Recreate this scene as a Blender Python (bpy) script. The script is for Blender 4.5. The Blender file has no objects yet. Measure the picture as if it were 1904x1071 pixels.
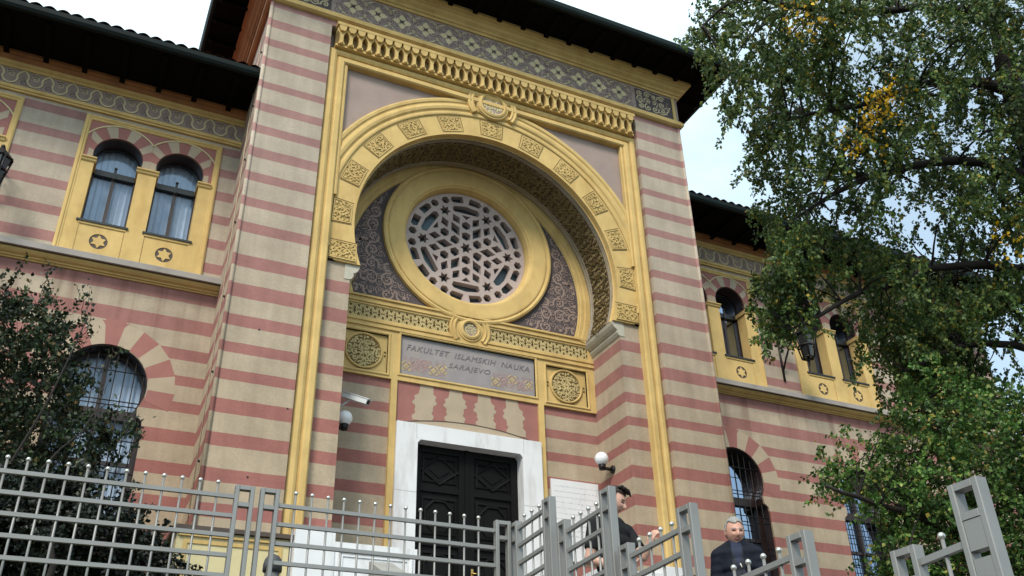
import bpy, bmesh, math, random
from math import sin, cos, pi, radians, hypot, atan2, sqrt
from mathutils import Vector, Matrix
from mathutils.geometry import delaunay_2d_cdt
R = random.Random(7)
S = bpy.context.scene

# ------------------------------------------------------------------ camera, sky, sun, exposure
cd = bpy.data.cameras.new('camera'); cam = bpy.data.objects.new('camera', cd); S.collection.objects.link(cam)
cd.lens = 32.93; cd.sensor_width = 36; cd.clip_start = .05; cd.clip_end = 900
yaw, pit, rol = .455851879, .530734111, -.0266349730
fw = Vector((sin(yaw)*cos(pit), cos(yaw)*cos(pit), sin(pit)))
rt = Vector((cos(yaw), -sin(yaw), 0)); up = rt.cross(fw)
r2 = cos(rol)*rt + sin(rol)*up; u2 = -sin(rol)*rt + cos(rol)*up
m = Matrix((r2, u2, -fw)).transposed().to_4x4(); m.translation = (-6.03489696, -12.8941985, 1.6)
cam.matrix_world = m
S.camera = cam
S.view_settings.view_transform = 'Standard'; S.view_settings.look = 'None'
S.view_settings.gamma = 1; S.view_settings.exposure = .66

SUN_AZ = radians(220)      # compass bearing of the sun, clockwise from +Y
SUN_EL = radians(45)
w = bpy.data.worlds.new('World'); S.world = w; w.use_nodes = True
nt = w.node_tree; bg = nt.nodes['Background']
sky = nt.nodes.new('ShaderNodeTexSky'); sky.sky_type = 'NISHITA'; sky.sun_disc = False
sky.sun_elevation = SUN_EL; sky.sun_rotation = SUN_AZ; sky.air_density = 1.0; sky.dust_density = .8
tc = nt.nodes.new('ShaderNodeTexCoord'); mp = nt.nodes.new('ShaderNodeMapping'); mp.inputs['Scale'].default_value = (1.2, 1.2, 2.6)
nz = nt.nodes.new('ShaderNodeTexNoise'); nz.inputs['Scale'].default_value = 1.6; nz.inputs['Detail'].default_value = 7; nz.inputs['Roughness'].default_value = .55
rp = nt.nodes.new('ShaderNodeValToRGB'); rp.color_ramp.elements[0].position = .34; rp.color_ramp.elements[1].position = .66; rp.color_ramp.elements[0].color = (.36, .36, .36, 1)
mx = nt.nodes.new('ShaderNodeMixRGB'); mx.inputs[2].default_value = (6.5, 8.2, 8.9, 1)
sep = nt.nodes.new('ShaderNodeSeparateXYZ')
# more cloud towards the north-west (left), clearer to the east (right)
mr = nt.nodes.new('ShaderNodeMapRange'); mr.inputs[1].default_value = .75; mr.inputs[2].default_value = .1; mr.inputs[3].default_value = -.22; mr.inputs[4].default_value = .5
ad = nt.nodes.new('ShaderNodeMath'); ad.operation = 'ADD'; ad.use_clamp = True
l = nt.links
l.new(tc.outputs['Generated'], mp.inputs[0]); l.new(mp.outputs[0], nz.inputs[0]); l.new(tc.outputs['Generated'], sep.inputs[0])
l.new(sep.outputs[0], mr.inputs[0]); l.new(nz.outputs[0], ad.inputs[0]); l.new(mr.outputs[0], ad.inputs[1])
l.new(ad.outputs[0], rp.inputs[0]); l.new(rp.outputs[0], mx.inputs[0]); l.new(sky.outputs[0], mx.inputs[1]); l.new(mx.outputs[0], bg.inputs[0])
bg.inputs[1].default_value = .115
sd = bpy.data.lights.new('sun', 'SUN'); sun = bpy.data.objects.new('sun', sd); S.collection.objects.link(sun)
sd.energy = 2.3; sd.angle = radians(18); sd.color = (1, .92, .80)
dv = Vector((sin(SUN_AZ)*cos(SUN_EL), cos(SUN_AZ)*cos(SUN_EL), sin(SUN_EL)))
sun.rotation_euler = dv.to_track_quat('Z', 'Y').to_euler(); sun.location = dv*60

# ------------------------------------------------------------------ materials
def mat(name, col, rough=.85, var=.12, scale=2.5, bump=.15, bscale=60, streak=0, metal=0, spec=.3, dirt=None, dirtamt=.35):
    m = bpy.data.materials.new(name); m.use_nodes = True; n = m.node_tree; L = n.links
    b = n.nodes['Principled BSDF']; b.inputs['Roughness'].default_value = rough; b.inputs['Metallic'].default_value = metal
    b.inputs['Specular IOR Level'].default_value = spec
    g = n.nodes.new('ShaderNodeNewGeometry')
    t = n.nodes.new('ShaderNodeTexNoise'); t.inputs['Scale'].default_value = scale; t.inputs['Detail'].default_value = 8; t.inputs['Roughness'].default_value = .62
    L.new(g.outputs['Position'], t.inputs['Vector'])
    h = n.nodes.new('ShaderNodeHueSaturation'); h.inputs['Color'].default_value = (*col, 1)
    mr = n.nodes.new('ShaderNodeMapRange'); mr.inputs[1].default_value = .25; mr.inputs[2].default_value = .75
    mr.inputs[3].default_value = 1-var; mr.inputs[4].default_value = 1+var
    L.new(t.outputs[0], mr.inputs[0]); L.new(mr.outputs[0], h.inputs['Value'])
    out = h.outputs[0]
    if dirt:
        t2 = n.nodes.new('ShaderNodeTexNoise'); t2.inputs['Scale'].default_value = 1.1; t2.inputs['Detail'].default_value = 9; t2.inputs['Roughness'].default_value = .7
        mp = n.nodes.new('ShaderNodeMapping'); mp.inputs['Scale'].default_value = (2.5, 2.5, .5 if streak else 2.5)
        L.new(g.outputs['Position'], mp.inputs[0]); L.new(mp.outputs[0], t2.inputs['Vector'])
        r = n.nodes.new('ShaderNodeMapRange'); r.inputs[1].default_value = .5; r.inputs[2].default_value = .78; r.inputs[4].default_value = dirtamt
        mm = n.nodes.new('ShaderNodeMixRGB'); mm.inputs[2].default_value = (*dirt, 1)
        L.new(t2.outputs[0], r.inputs[0]); L.new(r.outputs[0], mm.inputs[0]); L.new(out, mm.inputs[1]); out = mm.outputs[0]
    L.new(out, b.inputs['Base Color'])
    if bump:
        t3 = n.nodes.new('ShaderNodeTexNoise'); t3.inputs['Scale'].default_value = bscale; t3.inputs['Detail'].default_value = 5
        L.new(g.outputs['Position'], t3.inputs['Vector'])
        bp = n.nodes.new('ShaderNodeBump'); bp.inputs['Strength'].default_value = bump; bp.inputs['Distance'].default_value = .01
        L.new(t3.outputs[0], bp.inputs['Height']); L.new(bp.outputs[0], b.inputs['Normal'])
    return m
BEIGE = (.40, .318, .232); PINK = (.305, .132, .115)
Mbeige = mat('beige_plaster', BEIGE, var=.1, dirt=(.30, .24, .17), dirtamt=.35, streak=1)
Mpink = mat('pink_plaster', PINK, var=.13, dirt=(.24, .095, .075), dirtamt=.45, streak=1)
Myel = mat('ochre_plaster', (.56, .39, .155), var=.16, dirt=(.36, .20, .055), dirtamt=.62, streak=1)
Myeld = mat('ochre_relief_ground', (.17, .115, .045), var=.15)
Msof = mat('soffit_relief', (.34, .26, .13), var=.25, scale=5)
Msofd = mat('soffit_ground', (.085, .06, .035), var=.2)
Mvous = mat('voussoir_ground', (.30, .21, .075), var=.2)
Mmed = mat('carved_ochre_relief', (.52, .41, .20), var=.15, dirt=(.3, .2, .08), dirtamt=.5)
Mcream = mat('cream_plaster', (.58, .50, .29), var=.08, dirt=(.4, .3, .14), dirtamt=.4)
Mmauve = mat('mauve_plaster', (.30, .228, .200), var=.12, dirt=(.23, .19, .20), dirtamt=.5)
Mmauved = mat('dark_mauve_paint', (.085, .068, .07), var=.15)
Mmotif = mat('pale_motif_paint', (.56, .47, .29), var=.2, dirt=(.22, .18, .12), dirtamt=.6)
Mrose = mat('rose_relief', (.27, .195, .17), var=.12)
Mlattice = mat('stone_lattice', (.43, .345, .32), var=.12, dirt=(.28, .24, .24), dirtamt=.4)
Mstone = mat('pale_impost_stone', (.45, .42, .35), var=.1, dirt=(.3, .27, .2), dirtamt=.5)
Mmarble = mat('white_marble', (.68, .68, .70), rough=.6, var=.07, dirt=(.36, .33, .31), dirtamt=.9, streak=1, bump=.08, bscale=25)
Mgrey = mat('grey_slab', (.30, .27, .25), var=.15, dirt=(.15, .13, .11), dirtamt=.5)
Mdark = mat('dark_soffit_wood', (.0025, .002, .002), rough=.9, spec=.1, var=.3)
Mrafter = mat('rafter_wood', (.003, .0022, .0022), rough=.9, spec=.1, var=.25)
Mgutter = mat('green_gutter_metal', (.004, .009, .0085), rough=.5, var=.3, bump=.02, spec=.15)
Mtile = mat('roof_tiles', (.20, .085, .06), var=.3, scale=6)
Mrust = mat('orange_wood', (.30, .13, .05), rough=.7, var=.3, dirt=(.15, .05, .03), dirtamt=.6)
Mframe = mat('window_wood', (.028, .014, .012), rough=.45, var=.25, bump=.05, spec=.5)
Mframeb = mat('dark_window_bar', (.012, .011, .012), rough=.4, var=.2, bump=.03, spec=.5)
Miron = mat('black_iron', (.012, .011, .012), rough=.5, var=.2, bump=.05)
Mdoor = mat('black_door_wood', (.0035, .003, .0032), rough=.6, var=.3, bump=.08, bscale=40, spec=.16)
Msteel = mat('grey_painted_steel', (.225, .222, .215), rough=.42, var=.06, bump=.02, spec=.5, metal=.25, dirt=(.13, .115, .10), dirtamt=.45)
Mball = mat('steel_ball', (.55, .54, .50), rough=.28, var=.05, bump=0, metal=.8)
Mcurtain = mat('curtain_fabric', (.60, .64, .72), var=.1, scale=8, bump=.1)
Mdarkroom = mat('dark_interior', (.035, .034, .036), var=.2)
Mblind = mat('blue_grey_blind', (.13, .18, .21), var=.08, bump=.05)
Mbrown = mat('brown_coping', (.075, .055, .045), rough=.6, var=.25)
Mcopper = mat('brass', (.55, .35, .12), rough=.35, metal=.9, var=.1, bump=0)
Mgold = mat('faded_gold_paint', (.46, .36, .18), var=.2, scale=8)
Mfade = mat('faded_red_paint', (.36, .24, .23), var=.15, scale=8)
Mink = mat('faded_dark_paint', (.165, .145, .15), var=.3, scale=6)
Msign = mat('grey_blue_signboard', (.27, .245, .25), var=.15, dirt=(.38, .31, .24), dirtamt=.6)
Mbark = mat('dark_bark', (.020, .016, .014), var=.35, scale=9, bump=.8, bscale=25)
Mbarkb = mat('grey_brown_twig', (.035, .026, .02), var=.3, scale=12)
Mground = mat('garden_soil', (.07, .06, .035), var=.3)
Masph = mat('asphalt', (.05, .05, .052), var=.2, scale=8)
Mpave = mat('paving', (.15, .14, .13), var=.15)
Mconc = mat('grey_concrete', (.30, .29, .27), var=.15, dirt=(.18, .17, .15), dirtamt=.5)

def emis_glass():
    m = bpy.data.materials.new('window_glass'); m.use_nodes = True; n = m.node_tree
    n.nodes.clear(); o = n.nodes.new('ShaderNodeOutputMaterial'); mx = n.nodes.new('ShaderNodeMixShader')
    a = n.nodes.new('ShaderNodeBsdfTransparent'); a.inputs[0].default_value = (.8, .86, .92, 1)
    b = n.nodes.new('ShaderNodeBsdfGlossy'); b.inputs['Roughness'].default_value = .03; b.inputs[0].default_value = (.28, .34, .44, 1)
    f = n.nodes.new('ShaderNodeFresnel'); f.inputs[0].default_value = 1.65
    ns = n.nodes.new('ShaderNodeTexNoise'); ns.inputs['Scale'].default_value = 1.3
    bp = n.nodes.new('ShaderNodeBump'); bp.inputs['Strength'].default_value = .25; bp.inputs['Distance'].default_value = .03
    n.links.new(ns.outputs[0], bp.inputs['Height']); n.links.new(bp.outputs[0], b.inputs['Normal'])
    n.links.new(f.outputs[0], mx.inputs[0]); n.links.new(a.outputs[0], mx.inputs[1]); n.links.new(b.outputs[0], mx.inputs[2]); n.links.new(mx.outputs[0], o.inputs[0])
    return m
Mglass = emis_glass()

# striped plaster: courses follow the real courses' heights (z in metres)
PINKS = [(14.975, 15.4), (14.459, 14.664), (13.991, 14.174), (13.494, 13.688), (12.972, 13.149), (12.466, 12.655), (11.991, 12.157), (11.477, 11.661), (10.984, 11.162),
         (10.466, 10.647), (9.976, 10.170), (9.331, 9.554), (8.776, 9.025), (8.296, 8.482), (7.854, 8.027), (7.399, 7.584), (6.9, 7.117), (6.4, 6.594), (5.89, 6.081), (5.38, 5.58), (4.9, 5.08)]
def stripes():
    m = bpy.data.materials.new('striped_plaster'); m.use_nodes = True; n = m.node_tree; L = n.links; b = n.nodes['Principled BSDF']
    b.inputs['Roughness'].default_value = .88; b.inputs['Specular IOR Level'].default_value = .25
    g = n.nodes.new('ShaderNodeNewGeometry'); sp = n.nodes.new('ShaderNodeSeparateXYZ'); L.new(g.outputs['Position'], sp.inputs[0])
    # hand-painted edge wobble
    wn = n.nodes.new('ShaderNodeTexNoise'); wn.inputs['Scale'].default_value = 3.5; wn.inputs['Detail'].default_value = 4; L.new(g.outputs['Position'], wn.inputs['Vector'])
    wm = n.nodes.new('ShaderNodeMath'); wm.operation = 'MULTIPLY_ADD'; wm.inputs[1].default_value = .022; wm.inputs[2].default_value = -.011; L.new(wn.outputs[0], wm.inputs[0])
    za = n.nodes.new('ShaderNodeMath'); za.operation = 'ADD'; L.new(sp.outputs[2], za.inputs[0]); L.new(wm.outputs[0], za.inputs[1])
    def ramp(lo, hi):
        r = n.nodes.new('ShaderNodeMapRange'); r.inputs[1].default_value = lo; r.inputs[2].default_value = hi; L.new(za.outputs[0], r.inputs[0])
        c = n.nodes.new('ShaderNodeValToRGB'); c.color_ramp.interpolation = 'CONSTANT'; e = c.color_ramp.elements
        ev = []
        for a, bb in PINKS:
            if bb > lo and a < hi: ev += [(max(a, lo), 1), (min(bb, hi), 0)]
        ev = sorted(ev); ev = [((z-lo)/(hi-lo), v) for z, v in ev]
        while len(e) < len(ev)+1: e.new(.5)
        e[0].position = 0; e[0].color = (0, 0, 0, 1)
        for i, (p, v) in enumerate(ev): e[i+1].position = p; e[i+1].color = (v, v, v, 1)
        L.new(r.outputs[0], c.inputs[0]); return c
    c1 = ramp(4, 10.3); c2 = ramp(10.3, 16)
    gt = n.nodes.new('ShaderNodeMath'); gt.operation = 'GREATER_THAN'; gt.inputs[1].default_value = 10.3; L.new(za.outputs[0], gt.inputs[0])
    mm = n.nodes.new('ShaderNodeMixRGB'); L.new(gt.outputs[0], mm.inputs[0]); L.new(c1.outputs[0], mm.inputs[1]); L.new(c2.outputs[0], mm.inputs[2])
    col = n.nodes.new('ShaderNodeMixRGB'); col.inputs[1].default_value = (*BEIGE, 1); col.inputs[2].default_value = (*PINK, 1); L.new(mm.outputs[0], col.inputs[0])
    t = n.nodes.new('ShaderNodeTexNoise'); t.inputs['Scale'].default_value = 1.7; t.inputs['Detail'].default_value = 9; t.inputs['Roughness'].default_value = .65; L.new(g.outputs['Position'], t.inputs['Vector'])
    mr = n.nodes.new('ShaderNodeMapRange'); mr.inputs[1].default_value = .28; mr.inputs[2].default_value = .72; mr.inputs[3].default_value = .80; mr.inputs[4].default_value = 1.13; L.new(t.outputs[0], mr.inputs[0])
    h = n.nodes.new('ShaderNodeHueSaturation'); L.new(mr.outputs[0], h.inputs['Value']); L.new(col.outputs[0], h.inputs['Color'])
    # the paint has bleached paler and greyer towards the top of the walls
    fz = n.nodes.new('ShaderNodeMapRange'); fz.inputs[1].default_value = 7.0; fz.inputs[2].default_value = 11.5; fz.inputs[3].default_value = 1.04; fz.inputs[4].default_value = .80; L.new(sp.outputs[2], fz.inputs[0]); L.new(fz.outputs[0], h.inputs['Saturation'])
    # rain streaks under the string course
    mp = n.nodes.new('ShaderNodeMapping'); mp.inputs['Scale'].default_value = (5, 5, .25); L.new(g.outputs['Position'], mp.inputs[0])
    t2 = n.nodes.new('ShaderNodeTexNoise'); t2.inputs['Scale'].default_value = 1; t2.inputs['Detail'].default_value = 5; L.new(mp.outputs[0], t2.inputs['Vector'])
    s1 = n.nodes.new('ShaderNodeMapRange'); s1.inputs[1].default_value = .5; s1.inputs[2].default_value = .66; s1.inputs[4].default_value = .42; L.new(t2.outputs[0], s1.inputs[0])
    ga = n.nodes.new('ShaderNodeMapRange'); ga.inputs[1].default_value = 8.3; ga.inputs[2].default_value = 9.5; L.new(sp.outputs[2], ga.inputs[0])
    gb = n.nodes.new('ShaderNodeMath'); gb.operation = 'LESS_THAN'; gb.inputs[1].default_value = 9.62; L.new(sp.outputs[2], gb.inputs[0])
    gy = n.nodes.new('ShaderNodeMath'); gy.operation = 'GREATER_THAN'; gy.inputs[1].default_value = 1.4; L.new(sp.outputs[1], gy.inputs[0])
    p1 = n.nodes.new('ShaderNodeMath'); p1.operation = 'MULTIPLY'; L.new(ga.outputs[0], p1.inputs[0]); L.new(gb.outputs[0], p1.inputs[1])
    p2 = n.nodes.new('ShaderNodeMath'); p2.operation = 'MULTIPLY'; L.new(p1.outputs[0], p2.inputs[0]); L.new(gy.outputs[0], p2.inputs[1])
    p3 = n.nodes.new('ShaderNodeMath'); p3.operation = 'MULTIPLY'; L.new(p2.outputs[0], p3.inputs[0]); L.new(s1.outputs[0], p3.inputs[1])
    dk = n.nodes.new('ShaderNodeMixRGB'); dk.inputs[2].default_value = (.16, .06, .045, 1); L.new(p3.outputs[0], dk.inputs[0]); L.new(h.outputs[0], dk.inputs[1])
    # fine mottling
    t4 = n.nodes.new('ShaderNodeTexNoise'); t4.inputs['Scale'].default_value = 28; t4.inputs['Detail'].default_value = 4; L.new(g.outputs['Position'], t4.inputs['Vector'])
    m4 = n.nodes.new('ShaderNodeMapRange'); m4.inputs[1].default_value = .3; m4.inputs[2].default_value = .7; m4.inputs[3].default_value = .93; m4.inputs[4].default_value = 1.07; L.new(t4.outputs[0], m4.inputs[0])
    h2 = n.nodes.new('ShaderNodeHueSaturation'); sv = n.nodes.new('ShaderNodeMapRange'); sv.inputs[1].default_value = .36; sv.inputs[2].default_value = .66; sv.inputs[3].default_value = 1.05; sv.inputs[4].default_value = .90; L.new(t2.outputs[0], sv.inputs[0])
    mu = n.nodes.new('ShaderNodeMath'); mu.operation = 'MULTIPLY'; L.new(sv.outputs[0], mu.inputs[0]); L.new(m4.outputs[0], mu.inputs[1]); L.new(mu.outputs[0], h2.inputs['Value']); L.new(dk.outputs[0], h2.inputs['Color'])
    L.new(h2.outputs[0], b.inputs['Base Color'])
    t3 = n.nodes.new('ShaderNodeTexNoise'); t3.inputs['Scale'].default_value = 70; t3.inputs['Detail'].default_value = 5; L.new(g.outputs['Position'], t3.inputs['Vector'])
    bp = n.nodes.new('ShaderNodeBump'); bp.inputs['Strength'].default_value = .2; bp.inputs['Distance'].default_value = .01; L.new(t3.outputs[0], bp.inputs['Height']); L.new(bp.outputs[0], b.inputs['Normal'])
    return m
Mstripe = stripes()

def leafmat(name, cols, trans=.3):
    m = bpy.data.materials.new(name); m.use_nodes = True; n = m.node_tree; L = n.links; b = n.nodes['Principled BSDF']
    b.inputs['Roughness'].default_value = .5; b.inputs['Specular IOR Level'].default_value = .35
    g = n.nodes.new('ShaderNodeNewGeometry'); c = n.nodes.new('ShaderNodeValToRGB'); e = c.color_ramp.elements
    while len(e) < len(cols): e.new(.5)
    for i, (p, q) in enumerate(cols): e[i].position = p; e[i].color = (*q, 1)
    tn = n.nodes.new('ShaderNodeTexNoise'); tn.inputs['Scale'].default_value = 1.5; tn.inputs['Detail'].default_value = 3; L.new(g.outputs['Position'], tn.inputs['Vector'])
    vm = n.nodes.new('ShaderNodeMapRange'); vm.inputs[1].default_value = .32; vm.inputs[2].default_value = .68; vm.inputs[3].default_value = .55; vm.inputs[4].default_value = 1.5; L.new(tn.outputs[0], vm.inputs[0])
    hv = n.nodes.new('ShaderNodeHueSaturation'); L.new(vm.outputs[0], hv.inputs['Value']); hv.inputs['Saturation'].default_value = 1.08
    L.new(g.outputs['Random Per Island'], c.inputs[0]); L.new(c.outputs[0], hv.inputs['Color']); c = hv; L.new(c.outputs[0], b.inputs['Base Color'])
    tr = n.nodes.new('ShaderNodeBsdfTranslucent'); L.new(c.outputs[0], tr.inputs[0]); mx = n.nodes.new('ShaderNodeMixShader'); mx.inputs[0].default_value = trans
    L.new(b.outputs[0], mx.inputs[1]); L.new(tr.outputs[0], mx.inputs[2]); L.new(mx.outputs[0], n.nodes['Material Output'].inputs[0])
    return m
Mbirch = leafmat('birch_leaves', [(0, (.024, .05, .018)), (.4, (.058, .10, .030)), (.75, (.11, .165, .05)), (.93, (.17, .19, .05)), (1, (.30, .21, .04))])
Mgold_leaf = leafmat('yellow_leaves', [(0, (.35, .2, .02)), (.5, (.55, .33, .03)), (1, (.6, .42, .05))])
Mfresh = leafmat('fresh_leaves', [(0, (.02, .055, .012)), (.4, (.045, .098, .024)), (.8, (.10, .18, .045)), (.95, (.22, .26, .08)), (1, (.32, .24, .06))])
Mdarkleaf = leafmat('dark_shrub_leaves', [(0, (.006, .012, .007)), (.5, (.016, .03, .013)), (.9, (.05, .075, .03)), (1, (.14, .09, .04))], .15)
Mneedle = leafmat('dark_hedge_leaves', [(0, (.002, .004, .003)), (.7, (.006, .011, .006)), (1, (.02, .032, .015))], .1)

# ------------------------------------------------------------------ mesh builder
class MB:
    def __init__(s): s.v = []; s.f = []; s.m = []; s.mats = []; s.sm = []
    def mi(s, m):
        if m not in s.mats: s.mats.append(m)
        return s.mats.index(m)
    def add(s, vs, fs, m, smooth=False):
        o = len(s.v); s.v += [tuple(v) for v in vs]; k = s.mi(m)
        for f in fs: s.f.append([o+i for i in f]); s.m.append(k); s.sm.append(smooth)
    def box(s, x0, x1, y0, y1, z0, z1, m):
        s.add([(x, y, z) for x in (x0, x1) for y in (y0, y1) for z in (z0, z1)], [(0, 1, 3, 2), (4, 6, 7, 5), (0, 4, 5, 1), (2, 3, 7, 6), (0, 2, 6, 4), (1, 5, 7, 3)], m)
    def fill(s, outer, holes, m, T, y, back=None, extra=(), colf=None):
        """flat plate in (x,z) with holes; T maps (x,z,y)->xyz; extruded to 'back' when given"""
        loops = [outer]+list(holes); vs = []; es = []
        for lp in loops:
            o = len(vs); vs += [Vector(p) for p in lp]; es += [(o+i, o+(i+1) % len(lp)) for i in range(len(lp))]
        vo, eo, fo, *_ = delaunay_2d_cdt(vs, es, [], 0, 1e-5)
        keep = []
        for f in fo:
            cx = sum(vo[i].x for i in f)/len(f); cz = sum(vo[i].y for i in f)/len(f)
            if inside(cx, cz, outer) and not any(inside(cx, cz, h) for h in holes): keep.append(tuple(f))
        s.add([T(p.x, p.y, y) for p in vo], keep, m)
        if back is not None:
            for lp in loops:
                n = len(lp)
                s.add([T(*p, y) for p in lp]+[T(*p, back) for p in lp], [(i, (i+1) % n, n+(i+1) % n, n+i) for i in range(n)], m)
    def poly(s, pts, y0, y1, m, T=None):
        T = T or (lambda x, z, y: (x, y, z)); s.fill(pts, [], m, T, y0, y1)
    def sweep(s, path, prof, m, closed=False, T=None, smooth=False, sides=None):
        """path: (x,z) list; profile: (offset to the left of travel, y)"""
        T = T or (lambda x, z, y: (x, y, z)); n = len(path); vs = []
        for i, p in enumerate(path):
            a = path[i-1] if (i or closed) else None; b = path[(i+1) % n] if (i < n-1 or closed) else None
            d1 = nrm(p[0]-a[0], p[1]-a[1]) if a else None; d2 = nrm(b[0]-p[0], b[1]-p[1]) if b else None
            if d1 is None: nx, nz, k = -d2[1], d2[0], 1
            elif d2 is None: nx, nz, k = -d1[1], d1[0], 1
            else:
                q = nrm(-d1[1]-d2[1], d1[0]+d2[0]); nx, nz = q; k = 1/max(.35, nx*-d1[1]+nz*d1[0])
            vs += [T(p[0]+nx*k*o, p[1]+nz*k*o, y) for o, y in prof]
        q = len(prof); fs = []
        for i in range(n if closed else n-1):
            j = (i+1) % n
            fs += [(i*q+t, j*q+t, j*q+t+1, i*q+t+1) for t in range(q-1)]
        if not closed: fs += [tuple(range(q)), tuple(range((n-1)*q, n*q))]
        s.add(vs, fs, m, smooth)
    def sweepxy(s, path, prof, m):
        """horizontal run: path (x,y), profile (outward to the right of travel, z)"""
        s.sweep(path, [(-o, z) for o, z in prof], m, T=lambda x, y, z: (x, y, z))
    def ribbon(s, pts, wd, T, y, m, h=0):
        """thin raised band along a 2-D polyline; wd constant or list"""
        n = len(pts); vs = []
        if n < 2: return
        for i in range(n):
            a = pts[max(i-1, 0)]; b = pts[min(i+1, n-1)]; d = nrm(b[0]-a[0], b[1]-a[1]); ww = (wd[i] if isinstance(wd, list) else wd)/2
            vs += [T(pts[i][0]-d[1]*ww, pts[i][1]+d[0]*ww, y), T(pts[i][0]+d[1]*ww, pts[i][1]-d[0]*ww, y)]
        fs = [(2*i, 2*i+1, 2*i+3, 2*i+2) for i in range(n-1)]
        if h:
            k = len(vs); vs += [T(pts[i//2][0]-(1 if i % 2 == 0 else -1)*0, 0, 0) for i in range(0)]
            for i in range(n):
                a = pts[max(i-1, 0)]; b = pts[min(i+1, n-1)]; d = nrm(b[0]-a[0], b[1]-a[1]); ww = (wd[i] if isinstance(wd, list) else wd)/2
                vs += [T(pts[i][0]-d[1]*ww, pts[i][1]+d[0]*ww, y+h), T(pts[i][0]+d[1]*ww, pts[i][1]-d[0]*ww, y+h)]
            for i in range(n-1): fs += [(2*i, 2*i+2, k+2*i+2, k+2*i), (2*i+1, 2*i+3, k+2*i+3, k+2*i+1)]
        s.add(vs, fs, m)
    def tube(s, pts, rad, m, seg=8, smooth=True, cap=True):
        pts = [Vector(p) for p in pts]; n = len(pts); vs = []; X = None
        for i, p in enumerate(pts):
            d = (pts[min(i+1, n-1)]-pts[max(i-1, 0)]).normalized()
            if X is None:
                X = d.orthogonal().normalized()
            X = (X-d*X.dot(d)).normalized(); Y = d.cross(X); r = rad[i] if isinstance(rad, (list, tuple)) else rad
            vs += [p+X*r*cos(2*pi*k/seg)+Y*r*sin(2*pi*k/seg) for k in range(seg)]
        fs = [(i*seg+k, i*seg+(k+1) % seg, (i+1)*seg+(k+1) % seg, (i+1)*seg+k) for i in range(n-1) for k in range(seg)]
        if cap: fs += [tuple(range(seg)), tuple(range((n-1)*seg, n*seg))]
        s.add(vs, fs, m, smooth)
    def sphere(s, c, r, m, seg=12, ring=8, sc=(1, 1, 1)):
        vs = [(c[0], c[1], c[2]+r*sc[2])]
        for i in range(1, ring):
            t = pi*i/ring
            vs += [(c[0]+r*sc[0]*sin(t)*cos(2*pi*k/seg), c[1]+r*sc[1]*sin(t)*sin(2*pi*k/seg), c[2]+r*sc[2]*cos(t)) for k in range(seg)]
        vs.append((c[0], c[1], c[2]-r*sc[2])); e = len(vs)-1
        fs = [(0, 1+k, 1+(k+1) % seg) for k in range(seg)]
        for i in range(ring-2): fs += [(1+i*seg+k, 1+(i+1)*seg+k, 1+(i+1)*seg+(k+1) % seg, 1+i*seg+(k+1) % seg) for k in range(seg)]
        fs += [(e, 1+(ring-2)*seg+(k+1) % seg, 1+(ring-2)*seg+k) for k in range(seg)]
        s.add(vs, fs, m, True)
    def build(s, name, parent=None, loc=None, fixn=True, **props):
        me = bpy.data.meshes.new(name); me.from_pydata(s.v, [], s.f)
        for m in s.mats: me.materials.append(m)
        me.polygons.foreach_set('material_index', s.m); me.polygons.foreach_set('use_smooth', s.sm)
        if fixn:
            b = bmesh.new(); b.from_mesh(me); bmesh.ops.remove_doubles(b, verts=b.verts, dist=1e-5); bmesh.ops.recalc_face_normals(b, faces=b.faces); b.to_mesh(me); b.free()
        me.update()
        o = bpy.data.objects.new(name, me); S.collection.objects.link(o)
        if parent: o.parent = parent
        if loc: o.location = loc
        for k, v in props.items(): o[k] = v
        return o
def nrm(x, y):
    d = hypot(x, y) or 1; return (x/d, y/d)
def inside(x, y, P):
    c = False; n = len(P)
    for i in range(n):
        x1, y1 = P[i]; x2, y2 = P[(i+1) % n]
        if (y1 > y) != (y2 > y) and x < (x2-x1)*(y-y1)/(y2-y1)+x1: c = not c
    return c
ID = lambda x, z, y: (x, y, z)
def arc(cx, cz, r, a0, a1, n): return [(cx+r*cos(radians(a0+(a1-a0)*i/n)), cz+r*sin(radians(a0+(a1-a0)*i/n))) for i in range(n+1)]
def rect(x0, x1, z0, z1): return [(x0, z0), (x1, z0), (x1, z1), (x0, z1)]
def empty(name, loc, label=None, category=None, group=None, parent=None):
    o = bpy.data.objects.new(name, None); S.collection.objects.link(o); o.location = loc
    if label: o['label'] = label; o['category'] = category
    if group: o['group'] = group
    if parent: o.parent = parent
    return o
def copy_tree(o, parent=None):
    c = o.copy(); S.collection.objects.link(c); c.parent = parent
    for ch in list(o.children): copy_tree(ch, c)
    return c
def spiral(cx, cz, r, turns, a0, d=1, n=16):
    return [(cx+r*(1-.86*i/n)*cos(a0+d*turns*2*pi*i/n), cz+r*(1-.86*i/n)*sin(a0+d*turns*2*pi*i/n)) for i in range(n+1)]
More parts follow.
